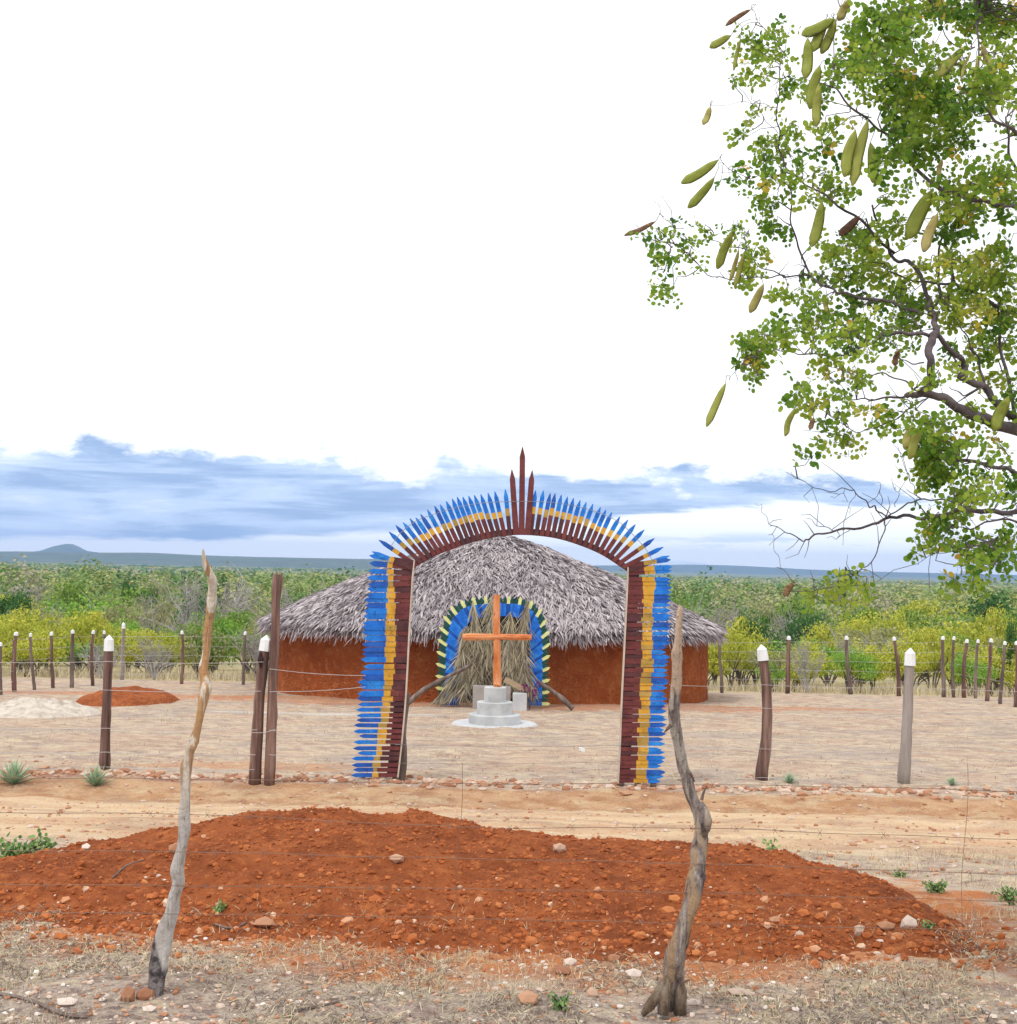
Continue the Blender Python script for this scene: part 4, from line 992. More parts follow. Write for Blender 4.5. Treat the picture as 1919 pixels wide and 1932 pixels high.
while d_ < 2600:
    step = d_ * .042; r = min(2.4 + d_ * .004, 7); span = d_ * .86 + 20
    n = min(int(span / (r * 1.75)), 140)
    for k in range(n):
        x = -span / 2 + span * (k + random.random()) / n; y = d_ + random.uniform(-.5, .5) * step
        px = W / 2 + x / y * F
        if d_ > 450 and float(vnoise(x * .006, y * .0025)) > .10 + (0 if px < 900 else .15): continue
        t = random.choice([random.gauss(.2, .1), random.gauss(.45, .12), random.gauss(.8, .12)] if px < 900 else [random.gauss(.35, .12), random.gauss(.65, .1), random.gauss(.85, .12)])
        puff(x, y, r * random.uniform(.6, 1.4) * (1 if d_ < 500 else 1.6), random.uniform(3.0, 5.9), min(.97, max(.03, t)), 420 if d_ < 130 else (220 if d_ < 230 else (90 if d_ < 500 else 26)), max(.32, min(4, d_ * .0030)))
    d_ += step
pv = np.concatenate(pv); pt = np.concatenate(pt); b = MB(); b.v = pv.tolist(); b.t = pt.tolist(); nq = len(pv) // 4
b.f = np.arange(nq * 4).reshape(-1, 4).tolist(); b.m = [0] * nq; print('far quads', nq)
tag(b.build('distant_woodland', M_far), 'mass of distant green and grey woodland covering the plain', 'woodland', kind='stuff')
# ---------------------------------------------------------------- pod tree at the right
def TA(zx, zy): return (1163.5 + zx * .3937, zy * .3937)
def TB(zx, zy): return (1163.5 + zx * .3937, 556 + zy * .3937)
DTREE = 5.4
tb = Vector((3.1, 5.9, 0)); tb.z = G(tb.x, tb.y)
M_bark = noisy('grey_bark', [(.055, .042, .045), (.11, .085, .09), (.19, .16, .16)], 14, (1, 1, 1), .8, .006)
tree = thing('pod_tree', 'leafy tree with hanging flat yellow-green pods, reaching in from the right', 'tree', tuple(tb))
def dep_at(px, py): return DTREE + .55 * float(vnoise(px / 170 + 3, py / 170)) * 2 + .25 * math.sin(px * .01)
brs = []  # (points in D px, r0, r1)
for conv, pts, r0_, r1_ in [
    (TB, [(2450, 900), (2100, 720), (1880, 640), (1750, 590), (1640, 545), (1560, 490), (1450, 475), (1390, 485)], .036, .014), (TB, [(1470, 462), (1510, 400), (1500, 300), (1505, 230), (1530, 190)], .017, .020),
    (TB, [(1530, 190), (1525, 120), (1500, 60), (1490, 0), (1420, -46 - 100), (1330, -170), (1290, -270), (1220, -430)], .016, .005), (TA, [(1330, 1220), (1170, 1060), (1000, 940), (860, 850), (780, 800)], .008, .003),
    (TA, [(1570, 1480), (1600, 1380), (1610, 1270), (1580, 1170), (1570, 1060)], .011, .006), (TA, [(1520, 1480), (1550, 1400), (1540, 1250), (1570, 1100), (1580, 1000), (1560, 900)], .008, .003),
    (TB, [(1530, 190), (1640, 300), (1670, 350), (1650, 400), (1760, 440), (1810, 510), (1919, 600), (2100, 720)], .011, .022), (TB, [(1500, 195), (1400, 185), (1300, 190), (1200, 240), (1100, 290), (1000, 290), (850, 280)], .009, .003),
    (TA, [(1450, 1500), (1310, 1450), (1100, 1410), (1040, 1390), (930, 1320), (880, 1200), (840, 1080), (830, 900), (780, 850)], .009, .003), (TA, [(930, 1320), (800, 1320), (680, 1270), (620, 1200)], .005, .002),
    (TA, [(800, 1320), (700, 1330), (520, 1335), (420, 1300), (300, 1180), (150, 1140), (90, 1080)], .004, .0015), (TA, [(620, 1200), (480, 1160), (300, 1140)], .003, .0015), (TA, [(320, 1100), (250, 1070), (200, 990), (175, 940)], .002, .001),
    (TA, [(860, 850), (790, 760), (780, 650), (770, 520), (790, 300), (800, 250), (700, 130), (650, 50)], .005, .0015), (TA, [(770, 520), (700, 500), (600, 490), (450, 512)], .002, .001), (TA, [(770, 640), (690, 540), (650, 490)], .002, .001),
    (TA, [(780, 850), (700, 840), (610, 850), (500, 770)], .003, .0015), (TA, [(2100, 1100), (1919, 1000), (1780, 970), (1650, 940), (1500, 870), (1350, 720), (1300, 650), (1180, 560), (1050, 430), (1040, 380), (1050, 100)], .014, .002),
    (TA, [(2100, 760), (1919, 640), (1800, 560), (1750, 480), (1700, 350)], .012, .003), (TA, [(2100, 900), (1919, 820), (1880, 700), (1870, 560)], .010, .004), (TA, [(1720, 230), (1620, 220), (1530, 70), (1515, 30)], .004, .002),
    (TA, [(1750, 480), (1730, 220), (1730, 0)], .006, .003), (TA, [(1720, 340), (1600, 300), (1400, 260), (1250, 250), (1080, 60)], .004, .0015), (TA, [(2050, 1600), (1890, 1500), (1700, 1400), (1600, 1360), (1450, 1350), (1300, 1300)], .013, .003),
    (TB, [(2250, 900), (2050, 900), (1919, 850), (1800, 820), (1600, 785), (1530, 795), (1500, 812), (1400, 832)], .016, .002), (TB, [(2300, 1100), (2000, 1060), (1919, 1045), (1800, 1040), (1650, 1030), (1500, 1070), (1380, 1060), (1290, 1075), (1200, 1110), (1050, 1130), (930, 1160), (900, 1180), (820, 1140), (740, 1105)], .015, .0018),
    (TB, [(1290, 1070), (1240, 1020), (1210, 1010), (1150, 950), (1100, 930), (1000, 940), (900, 900), (830, 855)], .0045, .001), (TB, [(1290, 1075), (1380, 1010), (1450, 985), (1560, 985), (1700, 1020)], .004, .004),
    (TB, [(1290, 1080), (1270, 1170), (1220, 1280), (1150, 1330), (1050, 1390), (930, 1420), (840, 1370), (790, 1300), (760, 1220), (745, 1140)], .0035, .001), (TB, [(745, 1110), (710, 1060), (690, 1010), (665, 1005)], .0015, .001), (TB, [(1050, 1130), (980, 1110), (910, 1070)], .003, .001),
    (TB, [(1120, 1120), (1060, 1165), (1010, 1160)], .002, .001), (TB, [(1919, 1085), (1800, 1080), (1700, 1120), (1600, 1110)], .006, .002), (TB, [(1800, 1180), (1650, 1220), (1500, 1250), (1440, 1300)], .003, .001),
    (TB, [(1270, 1000), (1265, 940), (1255, 890)], .002, .001), (TB, [(1330, 1020), (1350, 960), (1335, 925)], .002, .001), (TB, [(1460, 985), (1420, 920), (1400, 870), (1335, 820)], .0025, .001), (TB, [(1150, 950), (1120, 1000), (1115, 1045)], .0015, .001), (TB, [(1100, 935), (1060, 965), (1020, 972)], .0015, .001),
    (TB, [(1470, 330), (1380, 320), (1340, 270)], .004, .0015), (TB, [(1390, 485), (1250, 500), (1150, 500), (1080, 490)], .006, .0015), (TB, [(1450, 475), (1400, 430), (1290, 380), (1180, 390), (1050, 420)], .005, .0015), (TB, [(1440, 520), (1330, 600), (1220, 640), (1130, 650), (1000, 560), (920, 500)], .004, .001),
    (TB, [(1130, 650), (1110, 740)], .002, .001), (TB, [(850, 280), (720, 260), (600, 330), (540, 410)], .003, .001), (TB, [(1760, 440), (1740, 330), (1700, 250), (1650, 150)], .007, .003), (TB, [(1919, 600), (1850, 300), (1830, 100), (1850, 0)], .010, .004),
    (TB, [(1760, 440), (1660, 480), (1600, 440)], .004, .002), (TB, [(1510, 400), (1440, 440), (1410, 470)], .006, .004)]:
    brs.append(([conv(*q) for q in pts], r0_, r1_))
brpts = []
trunk = MB(); tp = P(*TB(2450, 900), 5.75)
trunk.tube(catmull([tuple(tb + Vector((0, 0, -.1))), tuple(tb + Vector((-.05, 0, .5))), (tb.x + .1, 5.85, tb.z + 1.1), tuple(tp)], 5), [.13 - .006 * k for k in range(16)], 12, rough=.05)
trunk.tube(catmull([tuple(tp), tuple(tp + Vector((.05, .2, .7))), (tp.x + .1, 6.1, tp.z + 1.4), (tp.x + .05, 6.0, tp.z + 2.4)], 5), [.085 - .003 * k for k in range(16)], 10, rough=.05)
trunk.build('trunk', M_bark, tree, smooth=True)
upper = tp + Vector((.05, .2, .7))
big = []
for pts, r0_, r1_ in brs:
    cp = catmull(pts, 5); n = len(cp); q = []
    wob = random.random() * 10
    for k, (px, py) in enumerate(cp):
        d0 = dep_at(px, py)
        q.append(P(px + 2.2 * math.sin(k * 1.1 + wob), py + 2.2 * math.cos(k * 1.3 + wob), d0))
        if px < 2000: brpts.append((px, py, d0))
    if pts[0][0] > 1960:   # join the trunk outside the frame
        tgt = tp if q[0].z < tp.z + .5 else upper
        q = [tgt] + q
    rad = [.8 * r0_ + .8 * (r1_ - r0_) * (k / max(1, len(q) - 1)) for k in range(len(q))]
    b = MB(); b.tube([tuple(v) for v in q], rad, 7 if r0_ > .006 else 5, rough=.10)
    # side twigs
    for k in range(2, len(q) - 1, 2):
        if random.random() < .38:
            e = q[k] + Vector((random.gauss(-.03, .07), random.gauss(0, .07), random.gauss(.02, .07))); m_ = (q[k] + e) / 2 + Vector([random.gauss(0, .012) for _ in range(3)])
            b.tube([q[k], m_, e], [rad[k] * .35 + .0008, .0013, .0008], 4, cap=False)
    b.build('branch', M_bark, tree, smooth=True)
CL_A = [(640, 160, 60, 40), (790, 140, 50, 40), (700, 220, 110, 50), (640, 290, 55, 50), (700, 345, 35, 40, .5), (600, 380, 12, 12), (710, 385, 15, 15), (790, 300, 25, 50, .5), (810, 440, 25, 50, .5), (620, 580, 28, 18), (605, 650, 20, 18), (700, 530, 60, 30, .4),
  (750, 700, 80, 60), (860, 640, 60, 28), (700, 760, 70, 35), (540, 830, 50, 40, .6), (640, 900, 55, 50, .5), (760, 870, 80, 70, .7), (850, 760, 70, 50, .7), (740, 1000, 85, 75), (770, 1080, 60, 45), (900, 860, 50, 40, .4), (300, 1090, 65, 45), (200, 1120, 45, 25), (190, 1200, 28, 60), (220, 1300, 42, 45, .8), (210, 1370, 35, 28),
  (265, 1400, 18, 14), (250, 1220, 18, 32), (380, 1200, 65, 60, .5), (440, 1100, 30, 30, .5), (560, 1080, 40, 28), (620, 1130, 45, 30), (600, 1200, 65, 50, .5), (690, 1220, 50, 55), (620, 1300, 55, 55), (600, 1380, 35, 45, .7), (1000, 440, 60, 55), (900, 450, 35, 50, .4), (860, 370, 25, 30), (1050, 340, 60, 45),
  (1010, 600, 80, 50, .6), (1030, 700, 60, 45), (1050, 900, 85, 75), (1000, 830, 55, 50, .7), (950, 960, 45, 35), (1150, 150, 60, 60), (1250, 100, 80, 80, 1.3), (1350, 60, 100, 60, 1.3), (1300, 180, 110, 80, 1.3), (1170, 250, 90, 80, 1.3), (1120, 330, 70, 60, 1.2), (1250, 300, 120, 90, 1.2), (1400, 120, 90, 60), (1450, 180, 80, 70),
  (1350, 400, 120, 80, 1.2), (1230, 460, 60, 40, .6), (1480, 400, 120, 100, 1.2), (1400, 500, 120, 80, 1.2), (1550, 500, 120, 100, 1.2), (1500, 620, 150, 100, 1.2), (1350, 620, 80, 80), (1640, 500, 100, 90), (1450, 720, 120, 90), (1650, 680, 90, 80), (1300, 760, 60, 80), (1600, 60, 90, 60, .8), (1700, 60, 100, 60), (1800, 100, 100, 80),
  (1880, 60, 80, 80, 1.2), (1700, 150, 60, 50), (1850, 250, 70, 80), (1780, 400, 80, 70), (1850, 430, 90, 90), (1790, 330, 60, 60), (1560, 300, 80, 60), (1650, 330, 60, 60), (1620, 20, 120, 40), (1480, 30, 90, 40), (1330, 950, 60, 50, .4), (1600, 900, 100, 70), (1700, 880, 90, 60), (1580, 970, 80, 60), (1400, 880, 60, 50, .5),
  (1700, 1000, 80, 60), (1850, 900, 90, 80), (1880, 1000, 60, 60), (1820, 820, 80, 60), (1600, 1100, 80, 70), (1700, 1120, 60, 60, .5), (1150, 1130, 70, 60), (1250, 1130, 60, 50), (1200, 1200, 80, 50), (1100, 1200, 80, 45), (1350, 1080, 70, 60), (1010, 1180, 40, 30, .5), (1050, 1250, 70, 28), (1300, 1300, 90, 60, 1, 1), (1180, 1300, 60, 50),
  (1500, 1300, 80, 60, 1, 1), (1650, 1250, 100, 80, 1, 1), (1780, 1250, 90, 80, 1, 1), (1880, 1200, 60, 80), (1850, 1350, 90, 80, 1, 1), (1700, 1400, 90, 80), (1560, 1420, 70, 60), (1350, 1400, 100, 50), (1200, 1420, 80, 45), (1000, 1320, 90, 45), (900, 1400, 95, 45), (820, 1400, 50, 35), (950, 1450, 60, 28), (1100, 1330, 60, 40), (1850, 1480, 70, 60), (1400, 1470, 90, 45)]
CL_B = [(650, 250, 75, 55, 1.5), (720, 200, 80, 45, 1.3), (600, 300, 50, 40, 1.3), (680, 340, 45, 50, 1.4), (640, 385, 35, 18), (780, 200, 50, 35), (830, 160, 65, 45), (900, 120, 85, 45), (1000, 100, 80, 45), (1100, 140, 85, 55, 1.2), (1200, 120, 70, 45), (1080, 200, 65, 35), (950, 170, 55, 35), (950, 260, 50, 28, .6), (1040, 300, 50, 45, 1, 1), (1020, 380, 35, 50, 1, 1),
  (1130, 260, 50, 40, .7), (1200, 300, 60, 45, .8, 1), (1180, 390, 80, 35, .4), (1100, 380, 50, 35, .6), (870, 460, 55, 45), (920, 540, 45, 45), (1050, 480, 42, 55), (1060, 560, 35, 35), (990, 620, 35, 25), (1100, 660, 65, 28), (1110, 740, 22, 45), (1040, 700, 25, 20), (925, 780, 16, 26), (1150, 450, 60, 30, .3), (1220, 560, 40, 40, .5, 1), (1300, 560, 55, 35, .6),
  (1380, 540, 60, 50, .7), (1250, 620, 45, 18, .6), (1330, 610, 45, 28), (1380, 100, 90, 65), (1330, 150, 60, 50), (1280, 230, 60, 35, .4), (1420, 230, 50, 40, .4), (1600, 60, 70, 50), (1650, 150, 80, 55), (1600, 250, 80, 35, .4), (1750, 50, 90, 55, 1, 1), (1850, 120, 80, 80), (1780, 250, 90, 55), (1880, 250, 60, 80), (1700, 300, 60, 40, .4, 1), (1820, 400, 90, 55, .8, 1), (1880, 450, 50, 50, .8),
  (1600, 330, 50, 45, .6), (1550, 420, 60, 35, .4), (1680, 560, 80, 25, .7), (1740, 600, 60, 40, .6), (1520, 620, 65, 50, 1.4), (1580, 700, 75, 75, 1.6), (1500, 720, 75, 60, 1.6), (1480, 780, 50, 50, 1.4), (1500, 880, 70, 45, 1.4), (1560, 850, 65, 55, 1.4), (1620, 780, 50, 45), (1800, 680, 60, 55, .4, 1), (1700, 720, 60, 50, .4), (1740, 850, 60, 55, .7), (1850, 750, 60, 50, .5),
  (1680, 960, 80, 55), (1620, 980, 60, 35), (1780, 920, 90, 65), (1880, 950, 60, 70), (1700, 1050, 60, 40, .7), (1550, 1100, 75, 50, 1.2), (1490, 1120, 45, 35), (1600, 1150, 60, 45, 1.1), (1500, 1180, 45, 25), (1440, 1210, 16, 36), (1650, 1180, 60, 35), (1700, 1250, 60, 45, .8), (1780, 1220, 80, 55), (1850, 1250, 70, 55), (1650, 1350, 65, 35), (1720, 1340, 65, 35, .8), (1800, 1300, 60, 35, .7), (1880, 1180, 60, 60),
  (1100, 1335, 30, 22, .8), (1160, 1370, 60, 45, .9, 1), (1060, 1400, 45, 40, .6, 1), (1090, 1450, 35, 40, .6, 1), (1190, 1430, 30, 40, .5, 1), (960, 1440, 25, 18, .5, 1)]
M_leaf = tinted('pod_tree_leaves', [(.06, .16, .02), (.14, .28, .03), (.25, .39, .045), (.36, .47, .06), (.46, .51, .08), (.56, .48, .06), (.70, .42, .05)], .6, .6)
lf = MB(); tw = MB(); ba = np.array(brpts)
def cluster(px, py, rx, ry, dens=1.0, yel=0):
    k = np.argmin((ba[:, 0] - px) ** 2 + (ba[:, 1] - py) ** 2); dist = math.hypot(ba[k, 0] - px, ba[k, 1] - py)
    d0 = ba[k, 2] + random.uniform(-.35, .35) * min(1, dist / 40 + .4)
    c = P(px, py, d0); s_ = P(*ba[k, :2], ba[k, 2])
    if dist > 6:
        w_ = dist * .00035 + .006; q_ = [s_] + [s_.lerp(c, f) + Vector([random.gauss(0, w_) for _ in range(3)]) + Vector((0, 0, .03 * math.sin(f * 3.14))) for f in (.25, .5, .75)] + [c]
        tw.tube(catmull([tuple(v) for v in q_], 2), [.0028 - .0002 * k for k in range(9)], 4, cap=False)
    cs = random.uniform(.85, 1.15); area = math.pi * rx * ry; n = max(5, int(area / 125 * dens)) ; base = random.uniform(.14, .46) + .22 * yel
    for i in range(n):
        a = random.uniform(0, 6.283); r = math.sqrt(random.random()) * .92; sx_ = px + math.cos(a) * rx * r; sy = py + math.sin(a) * ry * r
        p = P(sx_, sy, d0 + random.gauss(0, S((rx + ry) / 2, 5.4) * .8))
        # small compound leaf: rachis with rounded leaflets in pairs
        dr = Vector((random.gauss(-.2, .8), random.gauss(0, .6), random.gauss(-.25, .6))).normalized(); L = random.uniform(.04, .10)
        tw.tube([p - dr * .02, p + dr * L], .0007, 3, cap=False)
        if random.random() < .25: tw.tube([c.lerp(p, .2), p], .0010, 3, cap=False)
        npair = random.randint(3, 4); side = dr.cross(Vector((random.gauss(0, .4), random.gauss(-1, .4), random.gauss(.2, .5)))).normalized()
        t0 = base + random.gauss(0, .10)
        if random.random() < .022: t0 = random.uniform(.8, 1)
        nrm = dr.cross(side)
        for j in range(npair):
            for sg in (-1, 1):
                if random.random() < .12: continue
                o_ = p + dr * L * (j + .6) / npair + side * sg * .003
                lr = random.uniform(.014, .028) * cs
                lf.leaf(o_, nrm + Vector([random.gauss(0, .45) for _ in range(3)]), side * sg + dr * .35 + Vector((0, 0, -.15)), lr * random.uniform(.85, 1.2), lr * random.uniform(.75, .95), min(1, max(0, t0 + random.gauss(0, .05))))
for c in CL_A:
    x_, y_ = TA(c[0], c[1]); cluster(x_, y_, c[2] * .3937, c[3] * .3937, *(c[4:]))
for c in CL_B:
    x_, y_ = TB(c[0], c[1]); cluster(x_, y_, c[2] * .3937, c[3] * .3937, *(c[4:]))
for k in range(70):   # the crown goes on outside the frame
    cluster(random.uniform(1935, 2500), random.uniform(-350, 900), 45, 45, .5)
for k in range(40): cluster(random.uniform(1600, 2400), random.uniform(-380, -20), 45, 40, .5)
lf.build('foliage', M_leaf, tree); tw.build('twigs', M_bark, tree)
M_pod = tinted('flat_pods', [(.20, .25, .04), (.30, .34, .06), (.40, .40, .10), (.50, .42, .16), (.22, .11, .06), (.08, .04, .035)], .5, .25, 40, .5)
PA = [(645, 45, 520, 125, 24, .8), (550, 170, 445, 230, 38, .25), (595, 180, 560, 340, 20, .3), (450, 510, 415, 600, 32, .5), (490, 765, 308, 880, 45, .2), (470, 848, 340, 998, 42, .2), (190, 1060, 35, 1130, 24, .8), (555, 1105, 480, 1290, 45, .25), (585, 1190, 540, 1350, 22, .5), (615, 1200, 565, 1380, 25, .4),
      (705, 1360, 638, 1500, 40, .55), (985, 960, 935, 1185, 52, .2), (1045, 90, 885, 170, 55, .2), (1000, 95, 935, 250, 50, .25), (1050, 90, 980, 260, 45, .3), (915, 180, 905, 380, 52, .2), (975, 310, 925, 525, 55, .15), (970, 400, 955, 610, 45, .3), (1120, -10, 1060, 100, 45, .6), (1145, 620, 1090, 850, 60, .25), (1205, 570, 1130, 890, 55, .3),
      (1215, 680, 1230, 880, 50, .2), (1165, 1035, 1065, 1130, 42, .9), (1510, 910, 1395, 1145, 75, .15), (1540, 1020, 1470, 1210, 50, .6), (1680, 215, 1525, 375, 45, .4), (1700, 240, 1645, 390, 15, .5), (1725, 260, 1710, 470, 20, .5), (1745, 210, 1800, 330, 35, .65), (1815, 280, 1815, 440, 18, .5), (1560, 760, 1540, 850, 25, .6), (1010, 1420, 1005, 1500, 25, .5)]
PB = [(525, 420, 430, 635, 36, .3), (855, 540, 805, 680, 32, .3), (945, 590, 925, 650, 25, .78), (1415, 620, 1380, 740, 40, .5), (1460, 610, 1400, 790, 50, .35), (1880, 485, 1805, 655, 60, .2), (1350, 260, 1330, 340, 28, .85), (845, 1380, 800, 1445, 35, .78)]
def pod(p0, p1, wpx, tint):
    k = np.argmin((ba[:, 0] - p0[0]) ** 2 + (ba[:, 1] - p0[1]) ** 2); d0 = ba[k, 2] - .22; s_ = P(*ba[k, :2], ba[k, 2])
    a, c = P(*p0, d0), P(*p1, d0 + random.uniform(-.03, .03)); u = (c - a); L = u.length; u.normalize(); yv = Vector((random.uniform(-.25, .25), -1, random.uniform(-.1, .1))); side = u.cross(yv).normalized(); nrm = side.cross(u)
    hw = S(wpx * .3937, d0) / 2; prof = [(0, .06), (.06, .25), (.14, .6), (.25, .85), (.4, .97), (.55, 1), (.7, 1), (.82, .95), (.91, .72), (.97, .38), (1, .06)]
    bend = random.uniform(-.035, .035); vs = []
    for t, w_ in prof:
        w2 = w_ * (1 + .07 * math.sin(t * 40)); cc = a + u * L * t + side * bend * L * math.sin(math.pi * t) + nrm * .006 * math.sin(t * 9)
        th = .0012 * (.5 + w_) + .0012 * abs(math.sin(t * 30))
        vs += [cc - side * hw * w2, cc - side * hw * w2 * .5 + nrm * th, cc + side * hw * w2 * .5 + nrm * th, cc + side * hw * w2, cc + side * hw * w2 * .5 - nrm * th, cc - side * hw * w2 * .5 - nrm * th]
    fs = [(i * 6 + j, i * 6 + (j + 1) % 6, (i + 1) * 6 + (j + 1) % 6, (i + 1) * 6 + j) for i in range(len(prof) - 1) for j in range(6)]
    b = MB(); b.add(vs, fs, [min(1, max(0, tint + .12 * math.sin(i * .5))) for i in range(len(vs))])
    o = b.build('seed_pod', M_pod, tree, smooth=True)
    if tint > .75: o['label'] = 'dry brown pod'
    b = MB(); q_ = [s_, s_.lerp(a, .3) + Vector((random.gauss(0, .015), 0, .02)), s_.lerp(a, .7) + Vector((random.gauss(0, .012), 0, .025)), a + u * .004]; b.tube(catmull([tuple(v) for v in q_], 3), .0014, 4); b.build('stalk', M_bark, o)
for q in PA: pod(TA(q[0], q[1]), TA(q[2], q[3]), q[4], q[5])
for q in PB: pod(TB(q[0], q[1]), TB(q[2], q[3]), q[4], q[5])
# ---------------------------------------------------------------- agaves, weeds, small plants
M_agave = tinted('agave_leaf', [(.08, .16, .10), (.16, .27, .17), (.30, .42, .27), (.42, .50, .36)], .6)
def agave(px, py, hpx, label, n=34):
    c = gp(px, py); h = S(hpx, c.y); b = MB()
    for k in range(n):
        a = k * 2.4; el = .25 + 1.15 * (1 - k / n) ** .8 if False else R_(18 + 68 * (k / n)); L = h * random.uniform(.85, 1.1) * (1.15 if el < .9 else 1)
        d_ = Vector((math.cos(a) * math.cos(el), math.sin(a) * math.cos(el), math.sin(el))); s_ = Vector((-math.sin(a), math.cos(a), 0)); wd = h * .055; up = s_.cross(d_) * wd * .5
        p1 = c + d_ * L * .45; p2 = c + d_ * L + Vector((0, 0, -L * .05)); t = random.uniform(.3, .9)
        b.add([c - s_ * wd * .7, c + s_ * wd * .7, p1 + s_ * wd, p1 - s_ * wd, p1 + up, p2, c + up], [(0, 6, 4, 3), (6, 1, 2, 4), (3, 4, 5), (4, 2, 5), (0, 3, 2, 1), (3, 5, 2)], [t * .6, t * .6, t, t, t * .8, 1, t * .5])
    return tag(b.build('agave', M_agave, org=tuple(c)), label, 'agave', 'agaves along the fence line')
agave(25, 1480, 54, 'spiky grey-green agave at the left edge, largest of the four', 44)
agave(180, 1482, 42, 'spiky agave at the foot of the left white-tipped post', 40)
agave(1490, 1478, 24, 'small pale agave right of the bent brown post'); agave(1796, 1482, 20, 'smallest agave, right of the pale grey post')
M_weed = tinted('weed_leaves', [(.07, .16, .05), (.13, .26, .07), (.22, .36, .11), (.34, .44, .18)], .7, .3)
def weed(px, py, wpx, hpx, n, label, ls=.03, group=None, dep=None):
    c = gp(px, py) if dep is None else Vector((P(px, py, dep).x, dep, surf(P(px, py, dep).x, dep))); c.z = surf(c.x, c.y)
    hw, h = S(wpx, c.y) / 2, S(hpx, c.y); r_ = thing('leafy_weed', label, 'weed', tuple(c), group); b = MB(); bt = MB()
    for k in range(n):
        e = c + Vector((random.uniform(-1, 1) * hw, random.uniform(-.7, .7) * hw, h * random.uniform(.35, 1))); bt.tube([c, c.lerp(e, .5) + Vector((0, 0, h * .12)), e], .0025, 4, cap=False)
        for j in range(9):
            q = c.lerp(e, random.uniform(.35, 1.05)) + Vector([random.gauss(0, ls * .6) for _ in range(3)])
            b.leaf(q, [random.gauss(0, 1), random.gauss(-.6, 1), random.gauss(.8, .6)], [random.gauss(0, 1) for _ in range(3)], ls * random.uniform(.7, 1.3), ls * .7, random.random())
    b.build('leaves', M_weed, r_); bt.build('stem', M_stem, r_)
weed(32, 1632, 110, 48, 34, 'bushy green weed behind the left end of the red mound', .034)
weed(85, 1600, 40, 40, 8, 'single leafy shoot right of the bushy weed', .03, dep=8.9)
weed(415, 1748, 26, 16, 8, 'small green tuft at the mound foot right of the pale post', .016)
weed(1765, 1683, 50, 20, 18, 'light green weed patch right of the mound', .018); weed(1700, 1655, 26, 12, 8, 'tiny light green weed behind the right mound slope', .016)
weed(1905, 1708, 40, 34, 14, 'darker green weed at the right edge of the photo', .02); weed(1455, 1610, 14, 22, 4, 'lone yellowish sprig on the sandy road behind the mound', .03); weed(1752, 1772, 20, 14, 6, 'tiny weed beside the stones right of the mound', .015)
weed(1060, 2216 * .8555 + 10, 40, 26, 10, 'small dark weed in the litter right of centre at the bottom', .015)
# ---------------------------------------------------------------- stones, litter
M_stone = tinted('stones', [(.12, .08, .07), (.30, .13, .07), (.42, .22, .13), (.50, .38, .30), (.58, .48, .42), (.72, .68, .64)], .85, 0, 30, .6)
ICO = None
def stone_geo(rs_):
    phi = (1 + 5 ** .5) / 2; v = [(-1, phi, 0), (1, phi, 0), (-1, -phi, 0), (1, -phi, 0), (0, -1, phi), (0, 1, phi), (0, -1, -phi), (0, 1, -phi), (phi, 0, -1), (phi, 0, 1), (-phi, 0, -1), (-phi, 0, 1)]
    f = [(0, 11, 5), (0, 5, 1), (0, 1, 7), (0, 7, 10), (0, 10, 11), (1, 5, 9), (5, 11, 4), (11, 10, 2), (10, 7, 6), (7, 1, 8), (3, 9, 4), (3, 4, 2), (3, 2, 6), (3, 6, 8), (3, 8, 9), (4, 9, 5), (2, 4, 11), (6, 2, 10), (8, 6, 7), (9, 8, 1)]
    return [Vector(p) * (rs_.uniform(.38, .62)) for p in v], f
def stones(name, n, sampler, size, tint, mat, label, cat, flat=.6):
    b = MB()
    for k in range(n):
        x, y = sampler(); r = size() ; vs, fs = stone_geo(random); rot = Matrix.Rotation(random.uniform(0, 6.28), 3, 'Z'); sx_, sy_ = random.uniform(.7, 1.3), random.uniform(.7, 1.3); z = surf(x, y)
        b.add([rot @ Vector((v.x * r * sx_, v.y * r * sy_, v.z * r * flat)) + Vector((x, y, z + r * .15)) for v in vs], fs, tint())
    return tag(b.build(name, mat), label, cat, kind='stuff')
def fan(y0, y1, m=.44):
    def f():
        y = y0 + (y1 - y0) * random.random() ** 1.3; return (random.uniform(-m, m) * y, y)
    return f
def lsize(a, c, p=2.5): return lambda: a + (c - a) * random.random() ** p
def off_mound(f):
    def g():
        while True:
            x, y = f()
            if y < 5.9 or float(mound_h(np.float64(x), np.float64(y))) < .004 or random.random() < .05: return x, y
    return g
stones('pebbles', 7500, off_mound(fan(4.6, 7.3)), lsize(.003, .018, 4), lambda: random.choice([random.uniform(.2, .5), random.uniform(.45, 1), random.uniform(.4, .8)]), M_stone, 'scattered pale and pinkish pebbles on the ground', 'pebbles')
stones('pebbles', 3200, fan(9, 17), lsize(.008, .032, 3), lambda: random.choice([random.uniform(.2, .5), random.uniform(.4, .75)]), M_stone, 'small pinkish stones on the road and fence line', 'pebbles')
stones('pebbles', 900, lambda: (random.uniform(-6.5, 6.5), random.gauss(15.0, .18)), lsize(.02, .07, 2), lambda: random.uniform(.15, .7), M_stone, 'row of reddish stones along the fence line by the road', 'pebbles')
M_clod = tinted('red_clods', [(.16, .042, .015), (.28, .075, .022), (.38, .11, .032), (.46, .17, .06), (.60, .42, .30)], .95, 0, 40, .7)
def on_mound():
    while True:
        x, y = random.uniform(-3.7, 3.4), random.uniform(6.2, 9.0)
        h_ = float(mound_h(np.float64(x), np.float64(y)))
        if h_ > .0: return (x, y)
